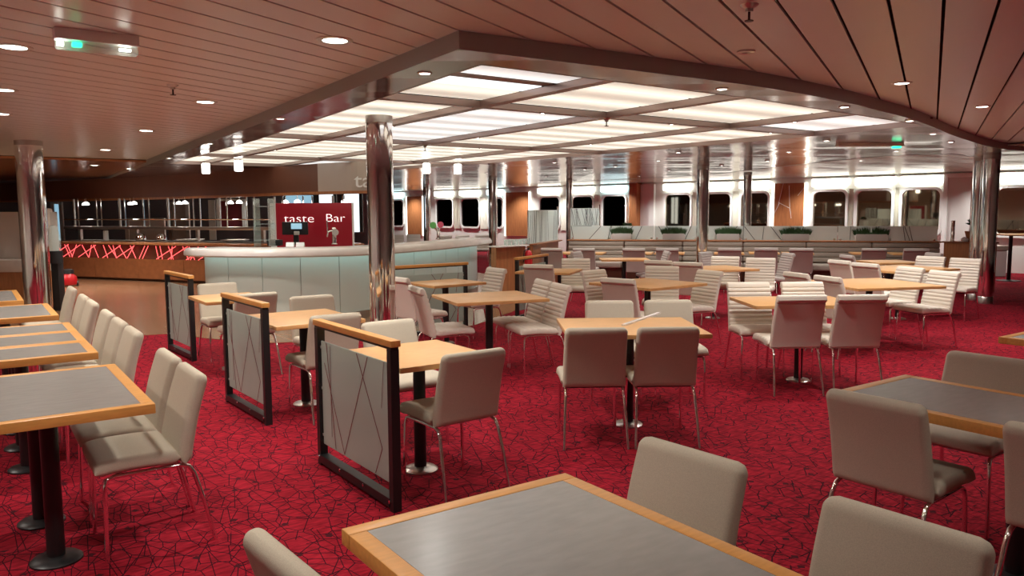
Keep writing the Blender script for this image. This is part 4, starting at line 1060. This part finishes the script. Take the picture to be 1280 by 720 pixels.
for x, y in ((0.0, 18.5), (1.2, 19.5), (2.2, 17.6), (-.8, 17.4), (3.0, 18.6)): downlight(x, y, 2.55, .10, 'bright downlight in the polished brown ceiling before the servery', 'downlights before the servery', 130)
for k in range(11):  # regular row added to brighten the window wall
    q = W0+WU*(-1.6+2.35*k)+WN*.75
    downlight(q.x, q.y, 2.555, .06, 'small downlight added in the ceiling along the ship windows', 'downlights added along the windows', 140, 'lamp_spot')
# sprinklers
for x, y, z, l in ((3.21, 2.55, CZ, 'dark sprinkler head at the top right of the plank ceiling'), (1.41, 6.65, CZ, 'sprinkler head at the left of the plank ceiling'), (5.24, 5.85, SZ+.007, 'sprinkler head at the nearest crossing of the coffer beams'), (5.24, 9.55, SZ+.007, 'sprinkler head at the far crossing of the coffer beams')):
    t = thing('ceiling_sprinkler', l, 'sprinkler', (x, y, z))
    bm = BM(); lathe(bm, [(.045, 0), (.04, -.008), (.02, -.02), (.018, -.035)], n=16); obj('cup', bm, 'brushed_steel', t)
    bm = BM(); cyl(bm, (0, 0, -.075), .006, .045, 8); cyl(bm, (0, 0, -.08), .022, .004, 14); obj('deflector', bm, 'black_metal', t)
t = thing('ceiling_speaker', 'flat round chrome ring fitting without light in the plank ceiling', 'fitting', (4.12, 3.29, CZ))
bm = BM(); lathe(bm, [(.055, 0), (.055, -.008), (.04, -.014), (.03, -.006), (.03, -.002)], n=24); obj('ring', bm, 'brushed_steel', t)
bm = BM(); cyl(bm, (0, 0, -.008), .029, .004, 20); obj('centre', bm, 'black_metal', t)
# emergency light boxes
t = thing('ceiling_emergency_light', 'white emergency light box with a green glow under the left ceiling', 'emergency light', (.67, 4.98, 2.6))
bm = BM(); box(bm, (0, 0, -.03), (.42, .10, .06), 0, .006); obj('housing', bm, 'white_gloss', t)
bm = BM(); box(bm, (0, 0, -.085), (.41, .085, .048), 0, .015); obj('cover', bm, 'clear_glass', t)
bm = BM(); box(bm, (-.10, 0, -.078), (.05, .05, .025), 0, .008); obj('led', bm, 'exit_green', t)
bm = BM(); box(bm, (.14, 0, -.08), (.06, .02, .012)); box(bm, (-.18, 0, -.08), (.03, .04, .02)); obj('tube', bm, 'lamp_white', t)
t = thing('ceiling_emergency_light', 'long light fitting with a green glow on the far right soffit', 'emergency light', (10.42, 5.9, SZ), -.6)
bm = BM(); box(bm, (-.25, 0, -.02), (.9, .1, .04), 0, .006); obj('housing', bm, 'grey_plastic', t)
bm = BM(); box(bm, (.12, 0, -.052), (.1, .08, .025), 0, .006); obj('led', bm, 'exit_green', t)

# ------------------------------------------------------------------ light, world, view
w = bpy.data.worlds.new('world'); sc.world = w; w.use_nodes = True
w.node_tree.nodes['Background'].inputs[0].default_value = (.02, .02, .025, 1); w.node_tree.nodes['Background'].inputs[1].default_value = .2
sc.view_settings.view_transform = 'Standard'; sc.view_settings.look = 'None'; sc.view_settings.gamma = 1; sc.view_settings.use_curve_mapping = False
sc.view_settings.exposure = 0.42
sc.cycles.use_denoising = True
sc.cycles.max_bounces = 9; sc.cycles.diffuse_bounces = 5; sc.cycles.glossy_bounces = 5; sc.cycles.transparent_max_bounces = 12
sc.cycles.sample_clamp_indirect = 6
